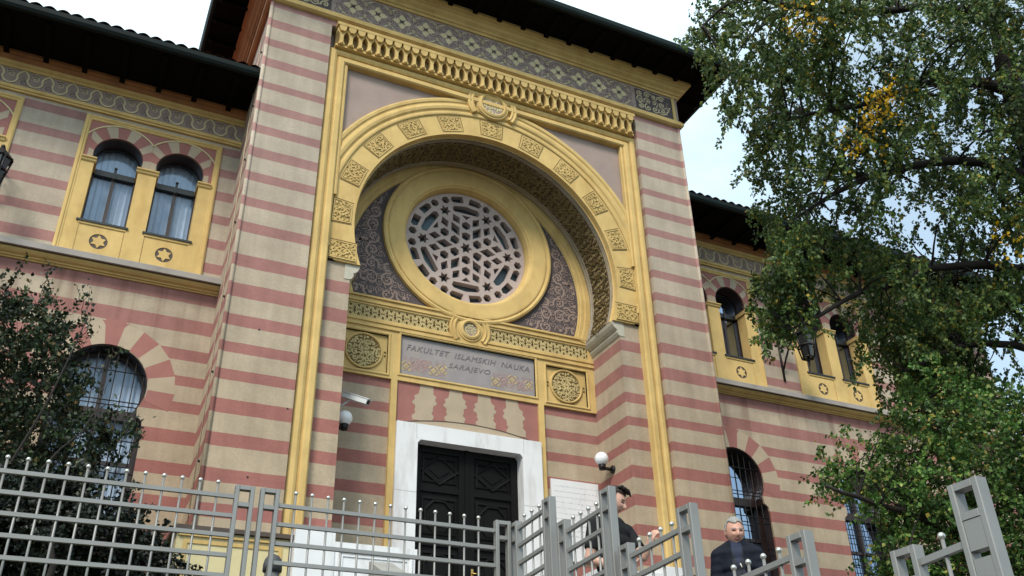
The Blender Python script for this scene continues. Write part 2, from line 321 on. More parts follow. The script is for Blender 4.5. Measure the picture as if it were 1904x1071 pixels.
def scrolls(b, test, x0, x1, z0, z1, cell, wd, T, y, m, h=0, seed=1, mirror=False):
    """arabesque: linked spirals with leaf buds, kept where test() holds"""
    r = random.Random(seed); nx = max(1, round((x1-x0)/cell)); nzz = max(1, round((z1-z0)/cell)); dx = (x1-x0)/nx; dz = (z1-z0)/nzz
    for j in range(nzz):
        for i in range(nx):
            cx = x0+(i+.5)*dx; cz = z0+(j+.5)*dz; d = 1 if (i+j) % 2 else -1; a0 = r.choice((0, .5, 1, 1.5))*pi+.4
            pts = spiral(cx, cz, .5*min(dx, dz)*r.uniform(.92, 1.1), r.uniform(1.15, 1.5), a0, d, 13)
            tail = [(cx+.5*dx*cos(a0)*1.5, cz+.5*dz*sin(a0)*1.5)]+pts
            bud = [(pts[-1][0]-wd*.8, pts[-1][1]), (pts[-1][0]+wd*.8, pts[-1][1])]
            side = [(pts[4][0], pts[4][1]), (pts[4][0]*1.35-cx*.35, pts[4][1]*1.35-cz*.35)]
            for q, ww in ((tail, [wd*.5]+[wd*(1-.03*k) for k in range(14)]), (bud, wd*1.5), (side, [wd*1.3, wd*.3])):
                ok = [p for p in q if test(*p)]
                if len(ok) == len(q): b.ribbon(q, ww, T, y, m, h)
                elif len(ok) > 4: 
                    seg = [k for k, p in enumerate(q) if test(*p)]
                    run = [seg[0]]
                    for k in seg[1:]:
                        if k == run[-1]+1: run.append(k)
                        else: break
                    if len(run) > 2: b.ribbon([q[k] for k in run], wd, T, y, m, h)
# ------------------------------------------------------------------ ground, street, stairs
MB0 = MB(); MB0.box(-400, 400, -400, 400, -.3, 0, Mground); MB0.build('ground', kind='structure')
b = MB(); b.box(-60, 60, -26, -13.5, .0, .012, Masph); b.build('road', kind='structure')
b = MB(); b.box(-60, 60, -13.5, -11.45, 0, .13, Mpave); b.build('pavement', kind='structure')
b = MB()
b.box(-30, -2.85, -5.9, 1.2, 0, 2.5, Mground); b.add([(-30, -5.9, 2.504), (-2.85, -5.9, 2.504), (-2.85, 1.2, 4.0), (-30, 1.2, 4.0)], [(0, 1, 2, 3)], Mground)
b.box(2.95, 30, -9, 1.2, 0, 2.5, Mground); b.add([(2.95, -9, 2.504), (30, -9, 2.504), (30, 1.2, 4.0), (2.95, 1.2, 4.0)], [(0, 1, 2, 3)], Mground)
b.build('garden_slope', kind='structure')
b = MB()
n = 26
for i in range(n):                       # stairs rising from the street to the door terrace
    z = 4.2*(i+1)/n; y = -11.45+i*.355
    b.box(-2.55, 2.6, y, y+.355 if i < n-1 else -.35, z-4.2/n-.3, z, Mpave)
b.box(-2.55, 2.6, -.35, 1.5, 3.6, 4.2, Mpave)
b.build('stairs', kind='structure')
b = MB(); b.box(-30, -2.86, -6.12, -5.9, 0, 2.52, Mconc); b.box(-30, -2.86, -6.16, -5.86, 2.52, 2.60, Mstone)
b.build('retaining_wall', label='low grey concrete retaining wall carrying the long steel fence on the left', category='wall')
b = MB()
def stair_z(y): return max(0, min(4.2, (y+11.45)/(.355*26)*4.2))
ys = [-11.5+i*.5 for i in range(19)]
for x0, x1 in ((-2.84, -2.56), (2.61, 2.9)):
    b2 = b if x0 < 0 else MB()
    vs = []
    for y in ys:
        for x in (x0, x1): vs += [(x, y, 0), (x, y, stair_z(y)+.28)]
    fs = []
    for i in range(len(ys)-1):
        o = i*4; fs += [(o, o+1, o+5, o+4), (o+2, o+6, o+7, o+3), (o+1, o+3, o+7, o+5)]
    fs += [(0, 2, 3, 1), (4*len(ys)-4, 4*len(ys)-3, 4*len(ys)-1, 4*len(ys)-2)]
    b2.add(vs, fs, Mconc)
    b2.build('stair_wall', label='sloping concrete stair wall under the steel railing' if x0 < 0 else 'sloping concrete stair wall on the tree side of the steps', category='wall')

# ------------------------------------------------------------------ the building
B = empty('palace_building', (0, 2, 3.5), 'striped pink and beige Moorish palace with an ochre horseshoe portal and round lattice window', 'building')
B.location = (0, 0, 0)
HZ, HR = 10.81, 2.61                     # horseshoe centre height and radius
A0 = -19.9                               # springing angle

# tower walls
b = MB()
b.fill([(-4.5, 3.4), (-3.36, 3.4), (-3.36, 14.97), (3.36, 14.97), (3.36, 3.4), (4.5, 3.4), (4.5, 16.3), (-4.5, 16.3)], [], Mstripe, ID, 0, 1.6)
b.box(-4.5, -4.2, 1.6, 9, 3.4, 16.3, Mstripe); b.box(4.2, 4.5, 1.6, 9, 3.4, 16.3, Mstripe)
b.box(-4.2, 4.2, 8.8, 9, 3.4, 16.3, Mstripe)
# chamfer bead on the front corners
for s in (-1, 1): b.tube([(s*4.5, .0, 3.5), (s*4.5, .0, 15.1)], .035, Mstripe, 8)
# inner piers, jambs and back wall of the porch
for s in (-1, 1):
    x0, x1 = sorted((s*2.60, s*3.36)); b.box(x0, x1, .2, 1.6, 3.4, 9.66, Mstripe); 
    x0, x1 = sorted((s*2.625, s*3.36)); b.box(x0, x1, .203, 1.6, 9.66, 9.92, Mstripe)
b.fill([(-2.6, 3.4), (-1.1, 3.4), (-1.1, 7.6), (1.1, 7.6), (1.1, 3.4), (2.6, 3.4), (2.6, 9.9), (-2.6, 9.9)], [], Mstripe, ID, 1.28, 1.6)
b.build('tower_wall', B)
# small dark fixing holes and a conductor cable on the side of the tower
b = MB()
b.tube([(-4.51, .75, 3.5), (-4.51, .75, 14.9)], .008, Mbeige, 6)
for z in (4.9, 6.3, 7.7, 9.0, 10.4, 11.7, 12.9, 14.2): b.box(-4.53, -4.5, .44, .465, z, z+.03, Miron)
for x, z in ((-4.0, 8.3), (-3.45, 7.1), (-3.9, 6.0)): b.box(x, x+.025, -.004, .02, z, z+.025, Miron)
b.build('conductor_cable', B)

# portal spandrels (mauve), upper plate with the horseshoe opening
hs = arc(0, HZ, HR, A0, 180-A0, 72)
b = MB()
b.fill([(-3.36, 9.92)]+[(p[0], p[1]) for p in reversed(hs)][:0]+[(-3.36, 14.97), (3.36, 14.97), (3.36, 9.92)]+[(hs[0][0], 9.92)]+hs[1:-1]+[(hs[-1][0], 9.92)], [], Mmauve, ID, .2, 1.28)
b.build('spandrel_wall', B)

# horseshoe soffit with ornament
b = MB()
def TS(u, v, d): a = radians(A0)+u/HR; r = HR-d; return (r*cos(a), v, HZ+r*sin(a))
LS = HR*radians(180-2*A0)
N = 90
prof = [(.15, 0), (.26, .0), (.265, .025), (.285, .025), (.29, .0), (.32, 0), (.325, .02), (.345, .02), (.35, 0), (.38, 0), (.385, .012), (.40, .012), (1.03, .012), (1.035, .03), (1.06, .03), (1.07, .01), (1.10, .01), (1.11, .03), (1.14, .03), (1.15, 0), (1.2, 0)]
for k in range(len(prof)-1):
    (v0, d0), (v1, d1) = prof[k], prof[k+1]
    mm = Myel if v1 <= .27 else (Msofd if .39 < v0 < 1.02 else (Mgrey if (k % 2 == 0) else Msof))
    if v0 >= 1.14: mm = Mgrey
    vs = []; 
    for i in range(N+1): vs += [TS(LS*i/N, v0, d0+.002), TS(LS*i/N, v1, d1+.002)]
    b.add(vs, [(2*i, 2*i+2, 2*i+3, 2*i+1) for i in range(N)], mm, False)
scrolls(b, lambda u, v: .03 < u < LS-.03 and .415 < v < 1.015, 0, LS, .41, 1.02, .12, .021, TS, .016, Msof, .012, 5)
for i in range(31):
    c = LS*(i+.5)/31; q = [(c-.2, .71), (c, .43), (c+.2, .71), (c, 1.0), (c-.2, .71)]
    b.ribbon(q, .022, TS, .03, Msof, .012)
b.build('arch_soffit', B)

# archivolt face with voussoir panels
b = MB(); b3 = MB()
Ro = 3.06
outer = []
for p in arc(0, HZ, Ro, A0-2, 180-A0+2, 96): outer.append((max(-3.03, min(3.03, p[0])), max(9.92, p[1])))
outer[0] = (3.03, 9.92); outer[-1] = (-3.03, 9.92)
inner = [(hs[-1][0], 9.92)]+list(reversed(hs[1:-1]))+[(hs[0][0], 9.92)]
oo = []
for p in outer:
    if not oo or hypot(p[0]-oo[-1][0], p[1]-oo[-1][1]) > 1e-3: oo.append(p)
b.fill(oo+inner, [], Myel, ID, .15, .2)
b.build('archivolt', B)
arch_o = bpy.data.objects['archivolt']
for k in range(-6, 7):
    ac = 90+17.6*k
    if abs(k) <= 5:
        hw = 4.2
        def TP(u, v, y, ac=ac): a = radians(ac)-u/2.85; return (v*cos(a), y, HZ+v*sin(a))
        L2 = radians(hw)*2.85; r0, r1 = 2.685, 3.0
        T = TP; u0, u1, v0, v1 = -L2, L2, r0, r1
    else:
        s = 1 if k < 0 else -1
        T = lambda u, v, y, s=s: (s*(3.0-(v-0))*1.0 if 0 else s*(2.5+v), y, 9.95+u)
        u0, u1, v0, v1 = .02, .34, .045, .50
    q = MB()
    q.add([T(u0, v0, .146), T(u1, v0, .146), T(u1, v1, .146), T(u0, v1, .146)], [(0, 1, 2, 3)], Mvous)
    # grooves on both sides of the carved stone
    for uu in (u0-.03, u1+.03): q.ribbon([(uu, v0-.03), (uu, v1+.01)], .014, T, .1455, Myeld)
    q.ribbon([(u0-.03, v1+.02), (u1+.03, v1+.02)], .014, T, .1455, Myeld)
    scrolls(q, lambda u, v: u0+.01 < u < u1-.01 and v0+.01 < v < v1-.01, u0, u1, v0, v1, .115, .027, T, .136, Myel, .01, 20+k)
    q.ribbon([(u0, v0), (u1, v0), (u1, v1), (u0, v1), (u0, v0)], .022, T, .136, Myel, .01)
    mx_ = (v0+v1)/2; q.ribbon([((u0+u1)/2-.09, mx_), ((u0+u1)/2, mx_+.12), ((u0+u1)/2+.09, mx_), ((u0+u1)/2, mx_-.12), ((u0+u1)/2-.09, mx_)], .026, T, .132, Myel, .014)
    q.build('voussoir_ornament', arch_o)
# big ring moulding over the archivolt
b = MB()
path = arc(0, HZ, 3.06, -12, 192, 96)
b.sweep(path, [(0, .2), (.0, .128), (-.02, .118), (-.06, .118), (-.085, .14), (-.11, .14), (-.14, .11), (-.19, .10), (-.235, .112), (-.26, .135), (-.29, .135), (-.31, .115), (-.36, .11), (-.39, .12), (-.40, .2)], Myel)
b.build('arch_moulding', B)
# rectangular frame (alfiz)
b = MB()
fp = [(3.35, 3.9), (3.35, 14.50), (-3.35, 14.50), (-3.35, 3.9)]
b.sweep(fp, [(0, .2), (0, .10), (.02, .07), (.06, .045), (.11, .045), (.15, .07), (.155, .10), (.185, .10), (.19, .07), (.215, .05), (.29, .05), (.315, .075), (.32, .2)], Myel)
b.sweep([(3.03, 11.2), (3.03, 14.385), (-3.03, 14.385), (-3.03, 11.2)], [(0, .19), (0, .10), (.03, .09), (.06, .10), (.06, .19)], Myel)
b.build('portal_frame', B)
# keystone roundel
def roundel(name, x, z, y, r, parent, collar=None, seed=3):
    b = MB(); C = arc(x, z, r, 0, 360, 32)[:-1]
    b.fill(C, [], Mmauve, ID, y+.012, y+.03)
    scrolls(b, lambda u, v: hypot(u-x, v-z) < r*.9, x-r, x+r, z-r, z+r, r*.5, r*.09, ID, y+.004, Mcream, .008, seed)
    b.sweep(arc(x, z, r, 0, 360, 36)[:-1], [(0, y+.03), (0, y-.02), (-.025, y-.035), (-.06, y-.02), (-.075, y), (-.1, y), (-.12, y+.05)], Myel, closed=True)
    if collar and len(collar) > 3:
        rc = collar[0]
        if z > 12: b.fill(rect(-.40, .40, 13.97, 14.46), [arc(x, z, r+.1, 0, 360, 36)[:-1]], Myel, ID, .132, .2)
        for a0, a1 in (collar[1:3], collar[3:5]): b.sweep(arc(x, z, rc, a0, a1, 20), [(0, y+.08), (0, y+.0), (-.03, y-.02), (-.055, y), (-.07, y), (-.1, y-.015), (-.125, y+.0), (-.13, y+.08)], Myel)
    elif collar:
        a0, a1, rc = collar
        b.sweep(arc(x, z, rc, a0, a1, 40), [(0, y+.08), (0, y+.0), (-.03, y-.02), (-.055, y), (-.07, y), (-.1, y-.015), (-.125, y+.0), (-.13, y+.08)], Myel)
        b.fill(arc(x, z, rc-.0, 0, 360, 36)[:-1], [arc(x, z, r+.1, 0, 360, 36)[:-1]], Myel, ID, y+.02, y+.08)
    return b.build(name, parent)
roundel('keystone_roundel', 0, 14.22, .06, .235, B, (.41, 158, 216, 324, 382))
# row of little corbels
cb = MB(); cb.box(-3.26, 3.26, .03, .2, 14.52, 14.955, Myeld); cb.box(-3.28, 3.28, -.13, .2, 14.93, 15.0, Myel); cb.box(-3.27, 3.27, -.03, .2, 14.475, 14.52, Myel)
corn = cb.build('corbel_cornice', B)
q = MB()
q.poly([(-.06, 14.50), (.06, 14.50), (.055, 14.545), (.034, 14.575), (.03, 14.70), (.045, 14.77), (.088, 14.825), (.088, 14.90), (-.088, 14.90), (-.088, 14.825), (-.045, 14.77), (-.03, 14.70), (-.034, 14.575), (-.055, 14.545)], -.07, .1, Myel)
q.poly([(-.035, 14.80), (.035, 14.80), (.07, 14.86), (.07, 14.93), (-.07, 14.93), (-.07, 14.86)], -.125, -.06, Myel)
q.sphere((0, -.07, 14.53), .04, Myel, 8, 6)
c0 = q.build('corbel', corn, loc=(-3.17, 0, 0))
for i in range(1, 36):
    c = c0.copy(); c.location = (-3.17+i*.1811, 0, 0); S.collection.objects.link(c); c.parent = corn

# tower frieze
def flower(b, x, z, s, y, m, m2):
    for k in range(4):
        a = k*pi/2; c, d = cos(a), sin(a)
        P = [(.0, .0), (.035, .02), (.05, .06), (.03, .1), (0, .135), (-.03, .1), (-.05, .06), (-.035, .02)]
        b.fill([(x+s*(p[0]*c-p[1]*d), z+s*(p[0]*d+p[1]*c)) for p in P], [], m, ID, y, None)
    b.fill([(x+s*.03*cos(t*pi/3), z+s*.03*sin(t*pi/3)) for t in range(6)], [], m2, ID, y-.003, None)
    for a in (45, 135, 225, 315):
        b.ribbon(arc(x, z, .2*s, a-26, a+26, 5), [.008, .02, .03, .03, .02, .008], ID, y, m)
        b.ribbon(arc(x, z, .155*s, a-34, a+34, 5), .014, ID, y, Mrose)
b = MB()
TPth = [(-4.5, 8), (-4.5, 0), (4.5, 0), (4.5, 8)]
b.sweepxy(TPth, [(-.02, 15.09), (.05, 15.10), (.10, 15.13), (.11, 15.19), (.07, 15.245), (.06, 15.27), (-.02, 15.27)], Myel)
b.sweepxy(TPth, [(-.02, 15.93), (.06, 15.93), (.07, 15.98), (.10, 15.99), (.12, 16.03), (.18, 16.07), (.20, 16.12), (.24, 16.14), (.24, 16.2), (.30, 16.22), (.30, 16.29), (-.02, 16.29)], Myel)
for i, f in enumerate(b.f):
    if sum(b.v[k][0] for k in f)/len(f) < -4.505: b.m[i] = b.mi(Mrust)
b.sweepxy(TPth, [(.03, 15.26), (.03, 15.94)], Mmauve)
for i in range(-7, 8):
    if abs(i) < 7: flower(b, i*.5, 15.60, 1.5, -.034, Mmotif, Mmauved)
for i in range(-7, 7):
    x = (i+.5)*.5
    for s in (-1, 1):
        for t in (-1, 1): b.ribbon([(x+t*.03, 15.6+s*.07), (x+t*.05, 15.6+s*.17), (x+t*.015, 15.6+s*.27)], [.012, .03, .006], ID, -.034, Mrose)
scrolls(b, lambda u, v: abs(u) < 3.4 and 15.3 < v < 15.9, -3.5, 3.5, 15.3, 15.9, .15, .012, ID, -.032, Mmauved, 0, 9)
for s in (-1, 1):
    b.fill(rect(*sorted((s*3.42, s*4.42)), 15.31, 15.89), [], Mmauved, ID, -.0325, None)
    scrolls(b, lambda u, v: 3.46 < abs(u) < 4.36-.5*abs(v-15.6) and 15.33 < v < 15.87, *sorted((s*3.45, s*4.4)), 15.33, 15.87, .19, .028, ID, -.036, Mmotif, 0, 15)
    for k in range(7): b.ribbon([(s*(3.5+.12*k), 15.6-.05), (s*(3.53+.12*k), 15.6), (s*(3.5+.12*k), 15.65)], .03, ID, -.037, Mrose)
    b.sweep([(s*4.42, 15.27), (s*4.42, 15.93)], [(-.035, -.03), (-.035, -.05), (.035, -.05), (.035, -.03)], Myel)
b.build('tower_frieze', B)

# tower roof
def soffit(name, x0, x1, y0, y1, z, gm, parent, step=.62, corner=True):
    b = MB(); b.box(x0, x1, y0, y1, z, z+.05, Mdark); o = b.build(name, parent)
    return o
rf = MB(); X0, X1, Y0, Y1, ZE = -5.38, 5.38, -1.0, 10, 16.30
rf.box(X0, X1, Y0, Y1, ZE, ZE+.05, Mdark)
rf.add([(X0-.05, Y0-.05, ZE+.14), (X1+.05, Y0-.05, ZE+.14), (X1+.05, Y1, ZE+.14), (X0-.05, Y1, ZE+.14), (X0+4, 3.2, 19), (X1-4, 3.2, 19)], [(0, 1, 5, 4), (1, 2, 5), (2, 3, 4, 5), (3, 0, 4)], Mtile)
roof = rf.build('tower_roof', B)
g = MB(); g.sweepxy([(X0, Y1), (X0, Y0), (X1, Y0), (X1, Y1)], [(0, ZE-.01), (.03, ZE-.03), (.08, ZE-.02), (.11, ZE+.03), (.12, ZE+.13), (.09, ZE+.15), (0, ZE+.15)], Mgutter); g.build('gutter', roof)
r = MB(); r.poly([(0, .06), (0, .14), (.9, .14), (.9, .10), (.82, .06)], -.05, .05, Mrafter)
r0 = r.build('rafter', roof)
xs = [-4.9+i*.545 for i in range(19)]
me = r0.data
def place(o, mtx): o.matrix_world = mtx
first = True
for x in xs:
    o = r0 if first else r0.copy()
    if not first: S.collection.objects.link(o); o.parent = roof
    first = False
    o.matrix_world = Matrix.Translation((x, -.02, ZE-.145)) @ Matrix.Rotation(-pi/2, 4, 'Z')
for s in (-1, 1):
    for i in range(14):
        o = r0.copy(); S.collection.objects.link(o); o.parent = roof
        o.matrix_world = Matrix.Translation((s*4.48, .3+i*.6, ZE-.145)) @ (Matrix.Rotation(pi, 4, 'Z') if s < 0 else Matrix.Identity(4))

# tympanum
RC = (0, 11.64)
b = MB()
ty = arc(0, HZ, HR+.02, A0-.5, 180-A0+.5, 72)
b.fill(ty, [arc(*RC, 1.33, 0, 360, 60)[:-1]], Mmauved, ID, 1.265, 1.5)
def tymp(u, v): return v > 10.04 and hypot(u, v-HZ) < 2.36 and hypot(u, v-RC[1]) > 1.83
for s in (-1, 1):
    TM = lambda u, v, y, s=s: (s*u, y, v)
    scrolls(b, tymp, .5, 2.42, 10.0, 13.2, .30, .042, TM, 1.257, Mrose, .006, 31)
    scrolls(b, tymp, .35, 2.30, 10.13, 13.1, .15, .018, TM, 1.2595, Mrose, .004, 77)
b.build('tympanum', B)
b = MB()
b.sweep(arc(0, HZ, 2.615, A0, 180-A0, 72), [(0, 1.26), (0, 1.2), (.10, 1.2), (.13, 1.215), (.20, 1.215), (.215, 1.225), (.235, 1.225), (.25, 1.265)], Myel)
b.build('tympanum_moulding', B)
b = MB()
b.sweep(arc(*RC, 1.28, 0, 360, 72)[:-1], [(0, 1.50), (0, 1.36), (-.03, 1.27), (-.06, 1.245), (-.07, 1.225), (-.10, 1.215), (-.36, 1.20), (-.385, 1.205), (-.39, 1.22), (-.41, 1.22), (-.42, 1.20), (-.455, 1.185), (-.49, 1.2), (-.50, 1.26)], Myel, closed=True)
rose = b.build('rose_window', B)
def hexa(cx, cz, r, a=0, n=6): return [(cx+r*cos(radians(a)+2*pi*i/n), cz+r*sin(radians(a)+2*pi*i/n)) for i in range(n)]
def pol(r, a): return (r*cos(radians(a)), r*sin(radians(a)))
def loc(ax, rho, t): c, s = cos(radians(ax)), sin(radians(ax)); return (rho*c-t*s, rho*s+t*c)
holes = [[(lambda r: (r*cos(radians(30*i)), r*sin(radians(30*i))))(.135 if i % 2 == 0 else .075) for i in range(12)]]
for k in range(6):
    a = 60*k
    cx, cz = pol(.905, a)
    holes.append([(cx+(.125 if i % 2 == 0 else .07)*cos(radians(30*i)), cz+(.125 if i % 2 == 0 else .07)*sin(radians(30*i))) for i in range(12)])
    holes.append([loc(a, .46+.175, 0), loc(a, .46, .10), loc(a, .46-.175, 0), loc(a, .46, -.10)])
    for da in (-6.8, 6.8): holes.append(hexa(*pol(1.13, a+da), .088, a))
    c = a+30
    holes.append([loc(c, .375, 0), loc(c, .335, .095), loc(c, .215, .082), loc(c, .175, 0), loc(c, .215, -.082), loc(c, .335, -.095)])
    holes.append(hexa(*pol(.53, c), .10, c))
    holes.append([loc(c, .675, 0), loc(c, .765, .10), loc(c, .765, -.10)])
    for s in (-1, 1):
        cx, cz = pol(.675, c+s*18)
        th = c+s*35
        holes.append([(cx+.135*cos(radians(th)), cz+.135*sin(radians(th))), (cx+.09*cos(radians(th+85)), cz+.09*sin(radians(th+85))), (cx+.125*cos(radians(th+180)), cz+.125*sin(radians(th+180))), (cx+.085*cos(radians(th-90)), cz+.085*sin(radians(th-90)))])
        q = c+s*9.6
        holes.append([loc(q, 1.20, s*.115), loc(q, 1.135, s*.155), loc(q, 1.06, s*.11), loc(q, 1.055, -s*.125), loc(q, 1.215, -s*.12)])
    holes.append([loc(c, .815, .26), loc(c, .90, .295), loc(c, .955, .25), loc(c, .995, 0), loc(c, .955, -.25), loc(c, .90, -.295), loc(c, .815, -.26), loc(c, .815, 0)])
    # interstices between the diamonds
    for s in (-1, 1):
        cx, cz = pol(.40, a+s*19.5); th = a+s*30
        holes.append([(cx+.075*cos(radians(th)), cz+.075*sin(radians(th))), (cx+.03*cos(radians(th+90)), cz+.03*sin(radians(th+90))), (cx-.075*cos(radians(th)), cz-.075*sin(radians(th))), (cx-.03*cos(radians(th+90)), cz-.03*sin(radians(th+90)))]) if False else None
holes = [[(x+RC[0], z+RC[1]) for x, z in h] for h in holes if h]
b = MB(); b.fill(arc(*RC, 1.30, 0, 360, 72)[:-1], holes, Mlattice, ID, 1.42, 1.55); b.build('stone_lattice', rose)
b = MB(); b.fill(arc(*RC, 1.32, 0, 360, 40)[:-1], [], Mblind, ID, 1.60, None); b.build('pane', rose)

# porch inner band: yellow panelled entablature
b = MB()
sideL = rect(-2.42, -1.56, 8.56, 9.29); sideR = rect(1.56, 2.42, 8.56, 9.29); signR = rect(-1.32, 1.32, 8.60, 9.36)
fr = [rect(-2.5, -.40, 9.575, 9.835), rect(.40, 2.5, 9.575, 9.835)]
b.fill(rect(-2.6, 2.6, 8.47, 10.03), [sideL, sideR, signR]+fr, Myel, ID, 1.225, 1.28)
for z, d in ((9.40, .03), (9.50, .02), (9.875, .022), (9.975, .03)):
    for x0, x1 in ((-2.6, -.36), (.36, 2.6)) if 9.45 < z < 9.9 else ((-2.6, 2.6),): b.box(x0, x1, 1.225-d, 1.226, z, z+.035, Myel)
def border(b, rc, w_, d, y, m): 
    x0, z0 = rc[0]; x1, z1 = rc[2]
    b.sweep([(x0, z0), (x1, z0), (x1, z1), (x0, z1)], [(0, y+.05), (0, y-.004), (-w_*.3, y-d), (-w_*.7, y-d), (-w_, y-.004), (-w_, y+.02)], m, closed=True)
for rc in (sideL, sideR, signR): border(b, rc, .05, .02, 1.225, Myel)
for s in (-1, 1): b.box(*sorted((s*1.365, s*1.475)), 1.215, 1.28, 3.9, 8.47, Myel)
entab = b.build('portal_entablature', B)
b = MB()
for rc in fr:
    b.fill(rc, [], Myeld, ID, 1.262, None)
    x0, z0 = rc[0]; x1, z1 = rc[2]; n = 14; dx = (x1-x0)/n; zm = (z0+z1)/2
    for i in range(n):
        c = x0+(i+.5)*dx
        for a in range(3):
            t = pi*a/3; b.ribbon([(c-.085*cos(t), zm-.125*sin(t)), (c+.085*cos(t), zm+.125*sin(t))], .02, ID, 1.246, Mmed, .012)
        b.ribbon([(c-dx/2, zm-.12), (c-dx/2+.045, zm), (c-dx/2, zm+.12)], .018, ID, 1.246, Mmed, .012); b.ribbon([(c-dx/2, zm-.12), (c-dx/2-.045, zm), (c-dx/2, zm+.12)], .018, ID, 1.246, Mmed, .012) if i else None
        b.ribbon(hexa(c, zm, .05)+[hexa(c, zm, .05)[0]], .016, ID, 1.244, Mmed, .012)
    b.ribbon([(x0, z0+.012), (x1, z0+.012)], .02, ID, 1.244, Mmed, .012); b.ribbon([(x0, z1-.012), (x1, z1-.012)], .02, ID, 1.244, Mmed, .012)
b.build('fret_band', entab)
roundel('band_roundel', 0, 9.72, 1.205, .14, entab, (.285, 138, 222, 318, 402), 8)
for s, rc in ((-1, sideL), (1, sideR)):
    b = MB(); b.fill(rc, [], Myel, ID, 1.268, None); cx = s*1.985; cz = 8.935
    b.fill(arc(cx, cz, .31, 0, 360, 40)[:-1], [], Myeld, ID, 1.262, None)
    b.sweep(arc(cx, cz, .31, 0, 360, 40)[:-1], [(.01, 1.27), (.0, 1.235), (-.02, 1.228), (-.035, 1.24), (-.04, 1.27)], Myel, closed=True)
    scrolls(b, lambda u, v: hypot(u-cx, v-cz) < .295, cx-.31, cx+.31, cz-.31, cz+.31, .105, .024, ID, 1.247, Mmed, .014, 12)
    for k in range(6): a = pi*k/6; b.ribbon([(cx-.29*cos(a), cz-.29*sin(a)), (cx+.29*cos(a), cz+.29*sin(a))], .012, ID, 1.25, Mmed, .01)
    for e in (-1, 1):
        for f in (-1, 1): b.sphere((cx+e*.385, 1.262, cz+f*.035), .018, Myeld, 8, 6)
    b.build('medallion_panel', entab)
# name board
b = MB(); b.fill(signR, [], Msign, ID, 1.266, None)
for s in (-1, 1):
    c = s*.86
    for k in range(5):
        x = c-.34+.17*k
        fl = Mgold if k in ((0, 3, 4) if s < 0 else (0, 2, 4)) else Mfade
        flower(b, x, 8.83+.05*((k*7) % 3-1), .44, 1.262, fl, Mfade)
        b.ribbon([(x-.06, 8.72), (x, 8.78), (x+.05, 8.9)], .02, ID, 1.2625, Mfade)
    scrolls(b, lambda u, v: True, c-.42, c+.42, 8.68, 8.98, .12, .012, ID, 1.264, Mfade, 0, 40+s)
board = b.build('name_board', entab)
def text(body, x, y, z, size, m, parent, shear=0, width=None, name='lettering', sp=1.0, ext=.002):
    c = bpy.data.curves.new(name, 'FONT'); c.body = body; c.size = size; c.align_x = 'CENTER'; c.align_y = 'CENTER'; c.extrude = ext; c.shear = shear; c.space_character = sp; c.resolution_u = 3; c.offset = 0
    o = bpy.data.objects.new(name, c); S.collection.objects.link(o); bpy.context.view_layer.update()
    me = bpy.data.meshes.new_from_object(o.evaluated_get(bpy.context.evaluated_depsgraph_get())); bpy.data.objects.remove(o)
    o = bpy.data.objects.new(name, me); S.collection.objects.link(o); me.materials.clear(); me.materials.append(m)
    xs = [v.co.x for v in me.vertices]; k = width/(max(xs)-min(xs)) if width else 1
    for v in me.vertices: v.co = (v.co.x*k, v.co.y, v.co.z)
    o.rotation_euler = (pi/2, 0, 0); o.location = (x, y, z); o.parent = parent
    return o
text('FAKULTET  ISLAMSKIH  NAUKA', 0, 1.262, 9.15, .155, Mink, board, .28, 2.42, sp=1.1)
text('SARAJEVO', 0, 1.262, 8.94, .135, Mink, board, .28, .82, sp=1.1)

# joggled voussoirs over the door
b = MB()
def lint(x): return 7.70+.17*(1-(x/1.36)**2)
xs = [-1.36+2.72*i/16 for i in range(17)]
b.fill([(x, lint(x)) for x in xs]+[(1.36, 8.47), (-1.36, 8.47)], [], Mpink, ID, 1.262, 1.28)
for k in range(4):
    cb_, ct = (-.87+k*.60), (-.80+k*.545)
    def edge(s):
        prof_ = [(1, .125), (.86, .13), (.74, .14), (.70, .18), (.66, .215), (.60, .19), (.55, .20), (.50, .235), (.44, .22), (.41, .175), (.33, .165), (.27, .18), (.22, .15), (.17, .165), (.13, .20), (.07, .205), (.03, .185), (0, .195)]
        pts = []; z0_ = lint(cb_)
        for t, w__ in reversed(prof_):
            t2 = min(1, max(0, t+(.045 if s > 0 and 0 < t < 1 else 0))); x = cb_*(1-t2)+ct*t2
            pts.append((x+s*w__*(.93 if s > 0 else 1), z0_+t2*(8.468-z0_)))
        return pts
    b.fill(edge(1)+list(reversed(edge(-1))), [], Mbeige, ID, 1.2585, None)
b.fill([(-1.36, 7.702)]+[(1.36, 7.702)]+[(x, lint(x)-.012) for x in reversed(xs[1:-1])], [], Mbeige, ID, 1.255, 1.28)
b.ribbon([(x, lint(x)-.004) for x in xs], .018, ID, 1.252, Mbrown)
b.build('joggled_lintel', B)

